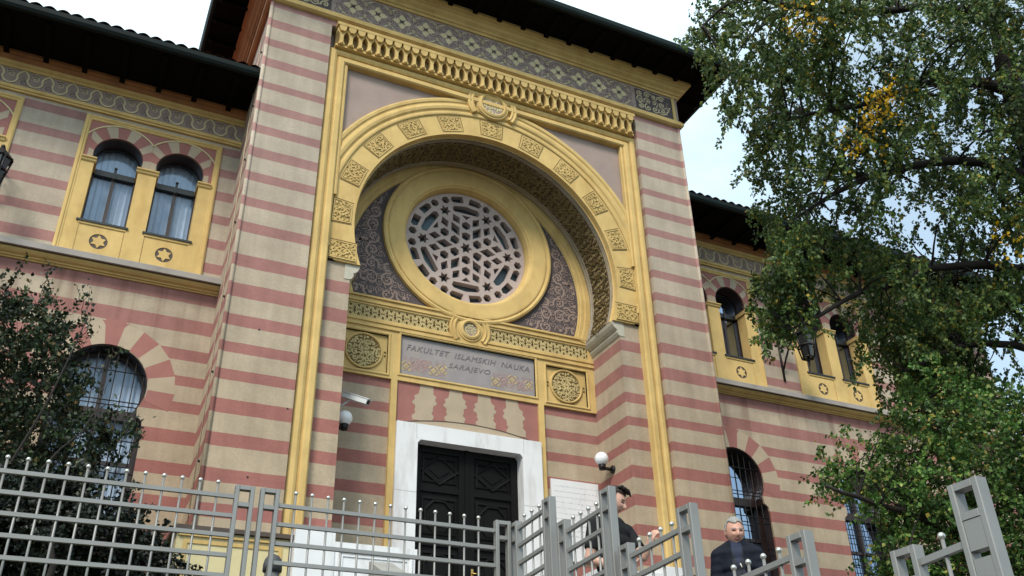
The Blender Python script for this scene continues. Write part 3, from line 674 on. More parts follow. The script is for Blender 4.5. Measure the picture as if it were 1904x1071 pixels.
# marble surround and door
b = MB()
b.fill([(-1.36, 4.2), (-.98, 4.2), (-.98, 7.36), (-.93, 7.42), (.93, 7.42), (.98, 7.36), (.98, 4.2), (1.36, 4.2), (1.36, 7.70), (-1.36, 7.70)], [], Mmarble, ID, 1.16, 1.5)
for s in (-1, 1):
    b.ribbon([(s*1.0, 7.425), (s*1.005, 7.70)], .006, ID, 1.1585, Mgrey)
    for z in (5.35, 6.5): b.ribbon([(s*.98, z), (s*1.36, z+.004)], .006, ID, 1.1585, Mgrey)
b.build('marble_surround', B)
dr = empty('entrance_door', (0, 1.42, 4.2), parent=B)
def TD(x, z, y): return (x, y, z)
for s in (-1, 1):
    b = MB(); x0, x1 = sorted((s*.012, s*1.02)); b.box(x0, x1, 1.42, 1.47, 4.2, 7.5, Mdoor)
    xa, xb = s*.012, s*.97
    xa, xb = sorted((xa, xb))
    for z0, z1 in ((7.3, 7.42), (6.62, 6.72), (5.72, 5.82), (4.9, 5.0), (4.2, 4.35)): b.box(xa, xb, 1.385, 1.42, z0, z1, Mdoor)
    b.box(xa, xa+.13, 1.383, 1.42, 4.2, 7.42, Mdoor); b.box(xb-.13, xb, 1.383, 1.42, 4.2, 7.42, Mdoor)
    cx = (xa+xb)/2; hw = (xb-xa)/2-.17
    for z0, z1, kind in ((6.76, 7.26, 'x'), (5.88, 6.56, 'o'), (5.06, 5.66, 'o'), (4.4, 4.85, 'x')):
        cz = (z0+z1)/2; hh = (z1-z0)/2-.03
        T = lambda x, z, y: (x, y, z)
        b.sweep([(cx-hw, cz-hh), (cx+hw, cz-hh), (cx+hw, cz+hh), (cx-hw, cz+hh)], [(0, 1.42), (0, 1.40), (.03, 1.395), (.04, 1.42)], Mdoor, closed=True)
        if kind == 'x': P = [(cx-hw, cz), (cx, cz+hh), (cx+hw, cz), (cx, cz-hh)]
        else: P = [(cx+hw*.9*cos(radians(22.5+45*i)), cz+hh*.95*sin(radians(22.5+45*i))) for i in range(8)]
        b.sweep(P, [(0, 1.42), (0, 1.398), (.03, 1.392), (.045, 1.42)], Mdoor, closed=True)
        b.fill([(cx+(p[0]-cx)*.6, cz+(p[1]-cz)*.6) for p in P], [], Mdoor, ID, 1.405, 1.42)
    b.build('door_leaf', dr).location = (0, -1.42, -4.2)
b = MB(); b.box(-.03, .03, 1.36, 1.385, 4.2, 7.42, Mdoor); b.build('meeting_stile', dr).location = (0, -1.42, -4.2)
b = MB(); b.tube([(.10, 1.38, 5.32), (.10, 1.33, 5.32), (.22, 1.33, 5.32)], .011, Mcopper, 8); b.box(.08, .12, 1.375, 1.385, 5.2, 5.4, Mcopper); b.build('door_handle', dr).location = (0, -1.42, -4.2)
# imposts
for s in (-1, 1):
    b = MB(); T = lambda x, z, y, s=s: (s*x, y, z)
    b.sweep([(.2-.02, 0), (1.25, 0)], [(0, 0)]*0+[(0, 9.66), (.0, 9.66)], Mstone) if 0 else None
    pr = [(2.61, 9.63), (2.575, 9.65), (2.545, 9.70), (2.545, 9.745), (2.565, 9.755), (2.535, 9.765), (2.49, 9.80), (2.455, 9.86), (2.44, 9.918), (2.70, 9.918), (2.70, 9.63)]
    n = len(pr); vs = [T(x, z, .19) for x, z in pr]+[T(x, z, 1.27) for x, z in pr]
    b.add(vs, [(i, (i+1) % n, n+(i+1) % n, n+i) for i in range(n)]+[tuple(range(n)), tuple(range(n, 2*n))], Mstone)
    b.build('impost', B)

# tower plinth panels with brown coping, marble step walls
for s in (-1, 1):
    b = MB(); x0, x1 = sorted((s*3.26, s*4.72))
    b.box(x0, x1, -.2, 3.2, 2.4, 5.14, Mcream) if s > 0 else b.box(x0, x1, -.2, 1.25, 2.4, 5.14, Mcream)
    b.sweep([(x0+.09, 3.3), (x1-.09, 3.3), (x1-.09, 5.03), (x0+.09, 5.03)], [(0, -.2), (0, -.215), (.05, -.215), (.05, -.2)], Mrust if 0 else Myel, closed=True)
    b.sweep([(x0+.02, 5.07), (x1-.02, 5.07)], [(0, -.2), (0, -.235), (.03, -.235), (.03, -.2)], Myel)
    o = b.build('plinth', B)
    b = MB(); n = [(-.30, 5.145), (-.32, 5.17), (-.28, 5.215), (-.02, 5.27), (.0, 5.27)]
    b.box(x0-.06, x1+.06, -.27, .04, 5.143, 5.20, Mbrown); b.add([(x0-.06, -.27, 5.2), (x1+.06, -.27, 5.2), (x1+.06, .0, 5.27), (x0-.06, .0, 5.27)], [(0, 1, 2, 3)], Mbrown)
    if s < 0: b.box(x0-.06, -4.5, .04, 1.3, 5.143, 5.20, Mbrown)
    b.build('coping', o)
for s in (-1, 1):
    b = MB()
    x0, x1 = sorted((s*2.67, s*3.22)); b.box(x0, x1, -.34, .19, 3.6, 5.27, Mmarble)
    x0, x1 = sorted((s*1.50, s*2.668)); b.box(x0, x1, -.32, .16, 3.6, 5.14, Mmarble)
    y = -.323
    b.box(x0-.02, x1+.02, -.345, .18, 5.06, 5.145, Mmarble)
    b.sweep([(x0+.12, 4.0), (x1-.12, 4.0), (x1-.12, 4.96), (x0+.12, 4.96)], [(0, -.32), (0, -.335), (-.03, -.335), (-.045, -.35), (-.07, -.35), (-.07, -.32)], Mmarble, closed=True)
    b.build('marble_parapet', label='stepped white marble parapet beside the door, partly behind the steel fence on the left' if s < 0 else 'stepped white marble parapet on the right of the door behind the stair railing', category='parapet', group='marble parapets flanking the door')
# ------------------------------------------------------------------ wings
WY = 1.5
CEN = [5.97, 9.27, 12.57]
def horseshoe(c, cz, r, neck_z, n=28):
    a = math.degrees(math.asin((neck_z-cz)/r)); return arc(c, cz, r, a, 180-a, n)
def low_hole(c):
    a = horseshoe(c, 7.73, .645, 7.40)
    return [(c+.68, 5.62), (c+.68, 7.05), (c+.655, 7.2), (c+.57, 7.27), (c+.56, 7.39)]+a[1:-1]+[(c-.56, 7.39), (c-.57, 7.27), (c-.655, 7.2), (c-.68, 7.05), (c-.68, 5.62)]
for s in (-1, 1):
    b = MB()
    T = lambda x, z, y, s=s: (s*x, y, z)
    b.fill(rect(4.5, 14.7, 3.0, 13.5), [rect(c-1.16, c+1.16, 9.80, 12.65) for c in CEN]+[low_hole(c) for c in CEN], Mstripe, T, WY, WY+.45)
    x0, x1 = sorted((s*14.4, s*14.7)); b.box(x0, x1, WY+.45, 9, 3, 13.5, Mstripe)
    b.box(*sorted((s*4.5, s*14.7)), 8.8, 9, 3, 13.5, Mstripe)
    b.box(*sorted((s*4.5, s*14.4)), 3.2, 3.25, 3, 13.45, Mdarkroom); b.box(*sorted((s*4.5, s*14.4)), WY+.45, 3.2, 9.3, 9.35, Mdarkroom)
    wing = b.build('wing_wall', B)
    # string course, plinth, frieze
    p = [(s*4.5, WY), (s*14.7, WY), (s*14.7, 9)] if s > 0 else [(-14.7, 9), (-14.7, WY), (-4.5, WY)]
    b = MB()
    b.sweepxy(p, [(-.01, 9.805), (.24, 9.785), (.25, 9.775), (.25, 9.675), (.22, 9.67)], Mgrey)
    b.sweepxy(p, [(.22, 9.67), (.16, 9.67), (.155, 9.655)], Mbrown)  # slab underside in dark brown: the shadow below the slab put into the colour
    b.sweepxy(p, [(.18, 9.668), (.17, 9.64), (.13, 9.61), (.08, 9.595), (.07, 9.575), (.04, 9.57), (.03, 9.55), (-.01, 9.55)], Myel)
    b.build('string_course', B)
    b = MB()
    b.sweepxy(p, [(-.01, 5.30), (.05, 5.30), (.16, 5.22), (.16, 5.17), (.05, 5.16)], Mbrown)
    b.sweepxy(p, [(.1, 5.16), (.1, 5.12), (.07, 5.1), (.07, 5.04), (.05, 5.02), (.045, 3.0)], Myel)
    for k in range(3):
        c = CEN[k]*s
        b.fill(rect(c-1.1, c+1.1, 3.4, 4.9), [], Mcream, ID, WY-.05, None)
    b.build('wing_plinth', B)
    b = MB()
    b.sweepxy(p, [(-.01, 12.72), (.05, 12.725), (.055, 12.75), (.08, 12.76), (.09, 12.80), (.07, 12.83), (.04, 12.845), (-.01, 12.845)], Myel)
    b.sweepxy(p, [(.025, 12.84), (.025, 13.21)], Mmauve)
    b.sweepxy(p, [(-.01, 13.20), (.05, 13.20), (.055, 13.24), (.09, 13.26), (.10, 13.31)], Myel)
    b.sweepxy(p, [(.10, 13.31), (.13, 13.34), (.15, 13.37), (.15, 13.40), (.20, 13.42), (.2, 13.47), (-.01, 13.47)], Mrust)
    P = .39; yw = WY-.031
    half = [(0, .335), (.11, .30), (.2, .25), (.235, .2), (.2, .15), (.22, .10), (.33, .05), (.5, .025)]
    for i in range(26):
        cx = 4.62+i*P+.1
        w1 = [(cx-h[0]*P, 12.855+h[1]) for h in reversed(half)]+[(cx+h[0]*P, 12.855+h[1]) for h in half[1:]]
        b.ribbon(w1, .030, T, yw-.008, Mmotif, .008)
        b.ribbon([(cx-.04, 12.98), (cx, 13.09), (cx+.04, 12.98)], .014, T, yw, Mrose); b.ribbon(spiral(cx, 13.0, .05, 1.2, 1.5), .011, T, yw, Mrose)
        b.ribbon(spiral(cx+P/2, 13.07, .07, 1.2, .4), .014, T, yw, Mmotif); b.ribbon([(cx+P/2-.03, 13.16), (cx+P/2, 13.20), (cx+P/2+.03, 13.16)], .014, T, yw, Mmotif); b.ribbon(spiral(cx+P/2-.05, 12.96, .04, 1.2, 2, -1), .010, T, yw, Mrose)
        b.ribbon(spiral(cx+P/2+.02, 13.14, .05, 1.3, 2), .010, T, yw, Mmauved); b.ribbon(spiral(cx-.02, 12.93, .06, 1.2, 4, -1), .010, T, yw, Mmauved)
    b.build('wing_frieze', B)
    # roof
    rf = MB(); xa, xb = 4.5, 15.7
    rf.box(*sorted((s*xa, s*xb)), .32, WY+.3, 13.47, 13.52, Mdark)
    n = int((xb-xa)/.021); vs = []
    for i in range(n+1):
        x = s*(xa+(xb-xa)*i/n); h = .06*abs(sin(pi*i/10))
        vs += [(x, .20, 13.585+h), (x, 6.5, 16.2+h)]
    rf.add(vs, [(2*i, 2*i+2, 2*i+3, 2*i+1) for i in range(n)], Mtile)
    rf.add([(s*xa, 6.5, 16.2), (s*xb, 6.5, 16.2), (s*xb, 9.5, 13.5), (s*xa, 9.5, 13.5)], [(0, 1, 2, 3)], Mtile)
    rf.add([(s*xb, .32, 13.5), (s*xb, 9.5, 13.5), (s*xb, 6.5, 16.2)], [(0, 1, 2)], Mtile)
    wr = rf.build('wing_roof', B, fixn=False)
    g = MB(); gp = [(s*4.5, .32), (s*15.7, .32)] if s > 0 else [(-15.7, .32), (-4.5, .32)]
    g.sweepxy(gp, [(0, 13.46), (.03, 13.44), (.08, 13.45), (.11, 13.50), (.12, 13.58), (.09, 13.59), (0, 13.58)], Mgutter); g.build('gutter', wr)
    r = MB(); r.poly([(0, .05), (0, .12), (1.05, .12), (1.05, .08), (.96, .05)], -.045, .045, Mrafter); r0 = None
    for i in range(17):
        o = r.build('rafter', wr) if r0 is None else r0.copy()
        if r0 is None: r0 = o
        else: S.collection.objects.link(o); o.parent = wr
        o.matrix_world = Matrix.Translation((s*(4.85+i*.62), WY-.04, 13.345)) @ Matrix.Rotation(-pi/2, 4, 'Z')

# paired upper window unit, built around x = 0
def paired_window(parent, c):
    b = MB()
    op = []; 
    for e in (-1, 1):
        cx = e*.513
        a = horseshoe(cx, 11.89, .40, 11.745)
        op.append([(cx+.37, 10.49), (cx+.37, 11.745)]+a[1:-1]+[(cx-.37, 11.745), (cx-.37, 10.49)])
    b.fill(rect(-1.10, 1.10, 9.81, 12.58), op, Mpink, ID, WY-.0, WY+.42)
    # beige wedges and thin arch line
    for e in (-1, 1):
        cx = e*.513; wid = 17.5
        for k in range(-5, 6):
            if k % 2 == 0 and 1: pass
            ac = 90+k*wid*1.06
            if k % 2: 
                pts = arc(cx, 11.89, .402, ac-wid/2, ac+wid/2, 4)+list(reversed(arc(cx, 11.89, .645, ac-wid/2, ac+wid/2, 4)))
                if e < 0: pts2 = [(min(x, -.002), z) for x, z in pts]
                else: pts2 = [(max(x, .002), z) for x, z in pts]
                b.fill([(max(-1.0, min(1.0, x)), z) for x, z in pts2], [], Mbeige, ID, WY-.004, WY+.01)
        am = math.degrees(math.acos(.513/.655))
        a0, a1 = (am, 150) if e < 0 else (30, 180-am)
        b.sweep(arc(cx, 11.89, .645, a0, a1, 24), [(0, WY), (0, WY-.016), (-.022, WY-.016), (-.022, WY)], Mcream)
    # yellow frame, piers, caps, sill apron
    b.sweep([(1.16, 9.79), (1.16, 12.645), (-1.16, 12.645), (-1.16, 9.79)], [(0, WY+.05), (0, WY-.03), (.025, WY-.045), (.05, WY-.045), (.06, WY-.03), (.085, WY-.03), (.10, WY-.015), (.105, WY+.01)], Myel)
    for x0, x1 in ((-1.07, -.86), (-.155, .155), (.86, 1.07)):
        b.box(x0, x1, WY-.022, WY+.25, 9.81, 11.66, Myel)
        b.box(x0+(.02 if x0 < -.5 else -.0), x1-(.02 if x1 > .5 else 0), WY-.024, WY-.004, 11.663, 11.67, Myel)
        q = [(-.03, 11.655), (-.05, 11.675), (-.055, 11.70), (-.08, 11.72), (-.08, 11.742), (.42, 11.742), (.42, 11.655)]
        l_, r_ = (x0 if x0 < -.5 else x0-.03), (x1 if x1 > .5 else x1+.03)
        vs = [(l_, WY+y, z) for y, z in q]+[(r_, WY+y, z) for y, z in q]; n = len(q)
        b.add(vs, [(i, (i+1) % n, n+(i+1) % n, n+i) for i in range(n)]+[tuple(range(n)), tuple(range(n, 2*n))], Myel)
    for e in (-1, 1):
        cx = e*.5125
        st = [(cx+(.125 if i % 2 else .072)*cos(radians(30*i)), 10.15+(.125 if i % 2 else .072)*sin(radians(30*i))) for i in range(12)]
        b.fill(rect(cx-.35, cx+.35, 9.81, 10.43), [arc(cx, 10.15, .142, 0, 360, 28)[:-1]], Myel, ID, WY-.012, WY+.03)
        b.fill(arc(cx, 10.15, .142, 0, 360, 28)[:-1], [], Myeld, ID, WY+.028, None) if 0 else b.fill(arc(cx, 10.15, .142, 0, 360, 28)[:-1], [], Mbrown, ID, WY-.002, None)
        b.fill(st, [], Myel, ID, WY-.013, WY-.002)
        b.box(cx-.37, cx+.37, WY-.03, WY+.3, 10.43, 10.47, Myel)
    u = b.build('paired_window', parent)
    for e in (-1, 1):
        cx = e*.513; yf = WY+.30
        f = MB(); f.box(cx-.40, cx+.40, WY-.05, WY+.35, 10.47, 10.505, Mframeb)
        f.box(cx-.37, cx-.325, yf, yf+.06, 10.505, 11.70, Mframe); f.box(cx+.325, cx+.37, yf, yf+.06, 10.505, 11.70, Mframe)
        f.box(cx-.325, cx+.325, yf, yf+.06, 10.505, 10.56, Mframe)
        f.box(cx-.028, cx+.028, yf-.02, yf+.06, 10.56, 11.63, Mframe)
        f.box(cx-.37, cx+.37, yf-.03, yf+.07, 11.63, 11.74, Mframeb)
        f.box(cx-.022, cx+.022, yf-.05, yf-.03, 11.60, 11.80, Mframeb); f.sphere((cx, yf-.045, 11.82), .028, Mframeb, 8, 6); f.sphere((cx, yf-.05, 11.60), .03, Mframeb, 8, 6)
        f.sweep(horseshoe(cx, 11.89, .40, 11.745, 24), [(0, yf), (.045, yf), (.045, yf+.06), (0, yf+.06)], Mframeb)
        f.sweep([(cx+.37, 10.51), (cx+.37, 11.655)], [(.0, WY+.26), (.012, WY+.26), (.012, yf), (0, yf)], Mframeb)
        f.sweep(horseshoe(cx, 11.89, .398, 11.745, 24), [(0, WY+.03), (.012, WY+.03), (.012, yf), (0, yf)], Mframe)  # added dark lining: its colour supplies the shade inside the arch reveal
        fo = f.build('window_frame', u)
        g = MB(); a = horseshoe(cx, 11.89, .39, 11.745, 20)
        for rc in (rect(cx-.325, cx-.028, 10.56, 11.63), rect(cx+.028, cx+.325, 10.56, 11.63), a): g.fill(rc, [], Mglass, ID, yf+.035, None)
        g.build('pane', u)
        cu = MB()
        for q in range(24):
            x0 = cx-.39+.78*q/24; dz = .02*sin(q*2.1)
            cu.add([(x0, yf+.12+dz, 10.5), (x0+.78/24, yf+.12+.02*sin((q+1)*2.1), 10.5), (x0+.78/24, yf+.12+.02*sin((q+1)*2.1), 12.3), (x0, yf+.12+dz, 12.3)], [(0, 1, 2, 3)], Mcurtain)
        cu.build('curtain', u)
    return u
first = None
for s in (-1, 1):
    for c in CEN:
        if first is None: first = paired_window(B, 0); u = first
        else: u = copy_tree(first, B)
        u.location = (s*c, 0, 0)

# tall arched ground-floor window with grille
def arched_window(parent):
    b = MB(); o = low_hole(0)
    # wedge ring painted round the head
    for k in range(-6, 7):
        ac = 90+k*16.6; wd = 16.6
        r1 = 1.05 if k else 1.10
        a0, a1 = ac-wd/2, ac+wd/2
        pts = arc(0, 7.73, .647, a0, a1, 4)+[(r1*cos(radians(a1)), 7.73+r1*sin(radians(a1))), (r1*cos(radians(a0)), 7.73+r1*sin(radians(a0)))]
        b.fill(pts, [], Mpink if k % 2 == 0 else Mbeige, ID, WY-.003, WY+.02)
    b.fill([(-.20, 8.775), (.20, 8.775), (.145, 8.70), (-.145, 8.70)], [], Mpink, ID, WY-.0035, WY+.02)
    b.box(-.78, .78, WY-.08, WY+.3, 5.54, 5.62, Mgrey)
    u = b.build('arched_window', parent)
    f = MB(); yf = WY+.30
    f.box(-.68, -.60, yf, yf+.07, 5.62, 7.3, Mframe); f.box(.60, .68, yf, yf+.07, 5.62, 7.3, Mframe); f.box(-.6, .6, yf, yf+.07, 5.62, 5.72, Mframe)
    f.box(-.035, .035, yf-.02, yf+.07, 5.72, 8.35, Mframe); f.box(-.66, .66, yf-.03, yf+.08, 7.26, 7.42, Mframe); f.box(-.6, .6, yf, yf+.05, 6.55, 6.61, Mframe)
    f.sweep(horseshoe(0, 7.73, .645, 7.40), [(0, yf), (.06, yf), (.06, yf+.07), (0, yf+.07)], Mframe)
    f.sweep(low_hole(0), [(.0, WY+.03), (.014, WY+.03), (.014, yf), (0, yf)], Mframe)  # added dark lining round the opening, colouring in the shade of the reveal
    f.build('window_frame', u)
    g = MB(); g.fill(rect(-.6, .6, 5.72, 7.26), [], Mglass, ID, yf+.04, None); g.fill(horseshoe(0, 7.73, .62, 7.41), [], Mglass, ID, yf+.04, None); g.build('pane', u)
    cu = MB()
    for q in range(30):
        x0 = -.64+1.28*q/30; dz = .02*sin(q*1.9)
        cu.add([(x0, yf+.13+dz, 5.65), (x0+1.28/30, yf+.13+.02*sin((q+1)*1.9), 5.65), (x0+1.28/30, yf+.13+.02*sin((q+1)*1.9), 8.36), (x0, yf+.13+dz, 8.36)], [(0, 1, 2, 3)], Mcurtain)
    cu.build('curtain', u)
    gr = MB(); yg = WY+.09
    for k in range(-4, 5):
        x = k*.142; zt = 7.73+sqrt(max(.01, .645**2-x*x)) if abs(x) < .64 else 7.2
        gr.tube([(x, yg, 5.62), (x, yg, zt)], .009, Miron, 6)
    for z in (5.75, 6.25, 6.37, 6.87, 6.99, 7.42, 7.49, 7.98):
        h = .675 if z < 7.2 else sqrt(.645**2-(z-7.73)**2); gr.tube([(-h, yg-.012, z), (h, yg-.012, z)], .009, Miron, 6)
    gr.build('window_grille', u)
    return u
first = None
for s in (-1, 1):
    for c in CEN:
        if first is None: first = arched_window(B); u = first
        else: u = copy_tree(first, B)
        u.location = (s*c*.9985, 0, 0)

# ------------------------------------------------------------------ small fixtures on the walls
def globe_lamp(x, y, z, jx, label):
    o = empty('globe_lamp', (x, y, z), label, 'wall lamp', 'round white globe lamps in the porch')
    gm = bpy.data.materials.get('opal_glass') or mat('opal_glass', (.78, .79, .82), rough=.18, var=.02, bump=0, spec=.5)
    b = MB(); b.sphere((0, 0, 0), .125, gm, 24, 16); b.build('globe', o)
    d = jx-x; sg = 1 if d > 0 else -1
    b = MB(); b.tube([(0, 0, -.11), (0, 0, -.20)], [.07, .055], Miron, 14); b.tube([(0, 0, -.17), (d, 0, -.17)], .03, Miron, 10); b.tube([(d-sg*.03, 0, -.17), (d+sg*.004, 0, -.17)], .075, Miron, 14); b.build('bracket', o)
globe_lamp(2.37, .80, 7.40, 2.60, 'white globe lamp on a black bracket above the marble plaque, right of the door')
globe_lamp(-2.37, .75, 7.42, -2.60, 'white globe lamp half hidden by the left pier, below the surveillance camera')
o = empty('surveillance_camera', (-2.6, .7, 7.8), 'pale box surveillance camera on the left jamb above a globe lamp', 'security camera')
b = MB(); v0 = Vector((-2.42, .72, 7.80)); v1 = Vector((-2.10, .42, 7.60))
cmat = mat('camera_housing', (.55, .57, .58), rough=.4, var=.04, bump=0)
def boxdir(b, p, q, w_, h_, m, upv=Vector((0, 0, 1))):
    d = (q-p).normalized(); X = d.cross(upv).normalized(); Y = X.cross(d)
    vs = [c+X*a*w_/2+Y*e*h_/2 for c in (p, q) for a in (-1, 1) for e in (-1, 1)]
    b.add(vs, [(0, 1, 3, 2), (4, 6, 7, 5), (0, 4, 5, 1), (2, 3, 7, 6), (0, 2, 6, 4), (1, 5, 7, 3)], m)
boxdir(b, v0, v1, .10, .085, cmat); boxdir(b, v0-Vector((0, 0, -.05)), v1+(v1-v0).normalized()*.05+Vector((0, 0, .05)), .12, .012, cmat)
b.build('camera_housing', o).location = (2.6, -.7, -7.8)
b = MB(); boxdir(b, v1, v1+(v1-v0).normalized()*.006, .07, .06, Miron); b.build('lens', o).location = (2.6, -.7, -7.8)
b = MB(); b.tube([(-2.6, .85, 7.62), (-2.45, .8, 7.62), (-2.34, .66, 7.70)], .016, cmat, 8); b.build('bracket', o).location = (2.6, -.7, -7.8)
# marble plaque with faint engraved lines
o = empty('marble_plaque', (2.04, 1.27, 6.4), 'white marble inscription plaque with faint grey lines of writing right of the door', 'plaque')
b = MB(); b.box(-.48, .48, -.035, .005, -.75, .68, Mmarble); b.build('slab', o)
Meng = mat('worn_engraving', (.50, .51, .54), var=.3, scale=20, bump=0)
b = MB(); rr = random.Random(3)
for k in range(12):
    z = .56-k*.098; x = -.42
    while x < .40:
        L_ = rr.uniform(.03, .10)
        q = [(x+L_*t/3, z+rr.uniform(-.006, .006)) for t in range(4)]
        b.ribbon(q, .012, ID, -.0365, Meng); x += L_+rr.uniform(.012, .03)
b.build('engraving', o)
# iron lanterns projecting from the upper wall
def lantern(x, label):
    gs = 1.35 if x > 0 else 1.1
    o = empty('iron_lantern', (x, WY, 10.75), label, 'lantern', 'black iron lanterns on the upper wall')
    b = MB()
    b.tube([(0, 0, .3), (0, -.25, .42), (0, -.5, .38), (0, -.62, .28)], .022, Miron, 8); b.tube([(0, 0, -.3), (0, -.12, -.1), (0, -.35, .2), (0, -.5, .36)], .016, Miron, 8)
    b.tube([(0, -.01, -.45), (0, -.01, .45)], .02, Miron, 8)
    for q in (spiral(0, 0, .13, 1.4, 0), spiral(0, 0, .09, 1.4, 2)):
        b.tube([(0, -.22+u, .16+v) for u, v in q], .012, Miron, 6)
    b.build('wall_bracket', o)
    b = MB(); 
    for k in range(6):
        a = pi/3*k; b.tube([(.10*cos(a), -.62+.10*sin(a), -.30), (.17*cos(a), -.62+.17*sin(a), .10)], .013, Miron, 6); 
    for r_, z in ((.10, -.30), (.17, .10), (.14, -.1)): b.tube([(r_*cos(pi/3*k), -.62+r_*sin(pi/3*k), z) for k in range(7)], .014, Miron, 6)
    b.tube([(0, -.62, .10), (0, -.62, .30)], [.19, .02], Miron, 6, False); b.sphere((0, -.62, .32), .03, Miron, 8, 6); b.sphere((0, -.62, -.33), .035, Miron, 8, 6); b.tube([(0, -.62, -.45), (0, -.62, -.3)], [.005, .03], Miron, 6)
    b.build('cage', o)
    gm = bpy.data.materials.get('lantern_glass') or mat('lantern_glass', (.02, .022, .022), rough=.15, var=.1, bump=0, spec=.6)
    b = MB(); b.tube([(0, -.62, -.29), (0, -.62, .09)], [.09, .155], gm, 6, False); b.build('glass', o); o.scale = (gs, gs, gs)
lantern(-8.10, 'black iron lantern cut by the left edge, on the striped wall beside the window pair')
lantern(7.66, 'black wrought iron lantern on the right wing between two window pairs')
# garden lamp behind the fence
o = empty('garden_lamp', (-4.43, -5.0, 2.6), 'dark domed bollard lamp behind the twin fence posts', 'bollard lamp')
b = MB(); b.tube([(0, 0, 0), (0, 0, .78)], .055, Miron, 16); b.build('post', o)
b = MB(); b.tube([(0, 0, .78), (0, 0, .93)], .062, mat('lamp_glass', (.12, .12, .12), rough=.2, var=.05), 16); b.build('lens', o)
b = MB(); Mcap = mat('dark_cap', (.06, .06, .065), rough=.4)
b.tube([(0, 0, .93), (0, 0, .99), (0, 0, 1.03), (0, 0, 1.06), (0, 0, 1.075)], [.078, .078, .068, .045, .01], Mcap, 18); b.build('dome_cap', o)

# ------------------------------------------------------------------ steel fences
def tube_box(b, x0, x1, y0, y1, z0, z1, m):
    # box with small chamfers so the edges catch light
    c = min(.004, (x1-x0)*.2, (y1-y0)*.2); 
    P = [(x0+c, y0), (x1-c, y0), (x1, y0+c), (x1, y1-c), (x1-c, y1), (x0+c, y1), (x0, y1-c), (x0, y0+c)]
    vs = [(x, y, z0) for x, y in P]+[(x, y, z1) for x, y in P]
    b.add(vs, [(i, (i+1) % 8, 8+(i+1) % 8, 8+i) for i in range(8)]+[tuple(range(8)), tuple(range(8, 16))], m)
def ladder_post(u0, u1, v0, v1, z0, z1, axis, parent, slots=False):
    """two uprights joined by cross pieces; u along the fence, v across it"""
    b = MB(); t = .030
    def bx(ua, ub, za, zb, va=v0, vb=v1):
        if axis == 'x': tube_box(b, ua, ub, va, vb, za, zb, Msteel)
        else: tube_box(b, va, vb, ua, ub, za, zb, Msteel)
    bx(u0, u0+t, z0, z1); bx(u1-t, u1, z0, z1)
    bx(u0+t-.001, u1-t+.001, z1-t, z1-.001, v0+.001, v1-.001)
    bx(u0+t-.001, u1-t+.001, z1-.155, z1-.155+t, v0+.001, v1-.001)
    if slots:
        z = z1-.155
        for k in range(8):
            bx(u0+t-.001, u1-t+.001, z-.125, z-.003, v0+.004, v1-.004); z -= .155
    w_ = (v0+v1)/2
    cp = (u1-t*.5) if axis == 'y' else u0+.02
    p = b.build('post', parent)
    return p
def picket(h, parent, loc, cache={}):
    k = round(h, 2)
    if k not in cache:
        b = MB(); b.tube([(0, 0, -h), (0, 0, .0)], .0085, Msteel, 8); b.sphere((0, 0, .013), .0165, Mball, 12, 8); cache[k] = b.build('picket', parent); o = cache[k]
    else: o = cache[k].copy(); S.collection.objects.link(o); o.parent = parent
    o.location = loc; return o
def rail(p, q, parent):
    b = MB(); boxdir(b, Vector(p), Vector(q), .028, .028, Msteel); return b.build('rail', parent)
FY = -6.0
# long left panel
fo = empty('steel_fence', (0, 0, 0), 'long grey steel grid fence with ball-topped bars at the lower left', 'fence')
ladder_post(-4.965, -4.825, FY-.03, FY+.03, 2.6, 3.885, 'x', fo)
for k in range(9): rail((-11.3, FY, 3.80-.1415*k), (-4.965, FY, 3.80-.1415*k), fo)
for k in range(49): picket(1.28, fo, (-5.09-k*.1265, FY, 3.885))
fo = empty('steel_fence', (0, 0, 0), 'grey steel fence panel before the marble parapet and door', 'fence')
ladder_post(-4.78, -4.64, FY-.03, FY+.03, 2.6, 3.885, 'x', fo); ladder_post(-2.87, -2.735, FY-.03, FY+.03, 2.6, 3.845, 'x', fo)
for k in range(9): rail((-4.64, FY, 3.772-.1405*k), (-2.87, FY, 3.762-.1405*k), fo)
for k in range(13): picket(1.26, fo, (-4.515+k*.125, FY, 3.865-.002*k))
# stepped stair railing, running towards the street
def ysec(ya, yb, yc, yd, zt0, zt1, zr, npk, label, nr=8):
    """far post ya..yb, near post yc..yd"""
    o = empty('stair_railing', (0, 0, 0), label, 'railing', 'stepped steel railing panels beside the stairs')
    zb = lambda y: max(.02, stair_z(y)+.2)
    ladder_post(min(ya, yb), max(ya, yb), -2.73, -2.67, zb(ya), zt0, 'y', o); ladder_post(min(yc, yd), max(yc, yd), -2.73, -2.67, zb(yc), zt1, 'y', o)
    z2 = zr+.02
    for k in range(nr):
        if zr-.14*k > zb(yc)+.1: rail((-2.7, yb, zr-.14*k), (-2.7, yc, z2-.14*k), o)
    for k in range(npk):
        y = yb+(yc-yb)*(k+.75)/(npk+.5); picket(1.5 if zr > 2 else 1.2, o, (-2.7, y, zr+.065))
    return o
ysec(-5.97, -6.11, -6.57, -6.70, 3.83, 3.86, 3.77, 3, 'farthest short railing panel, right at the fence corner before the door jamb')
ysec(-6.79, -6.92, -7.43, -7.57, 3.62, 3.67, 3.53, 4, 'railing panel in front of the young man in black, second from the fence corner')
ysec(-7.62, -7.75, -8.31, -8.46, 3.235, 3.29, 3.15, 4, 'railing panel between the young man and the older man')
ysec(-8.52, -8.65, -9.22, -9.36, 2.815, 2.885, 2.765, 4, 'railing panel just in front of the older man in the navy jacket')
o = empty('stair_railing', (0, 0, 0), 'nearest railing piece at the lower right with a thick slotted gate pillar', 'railing', 'stepped steel railing panels beside the stairs')
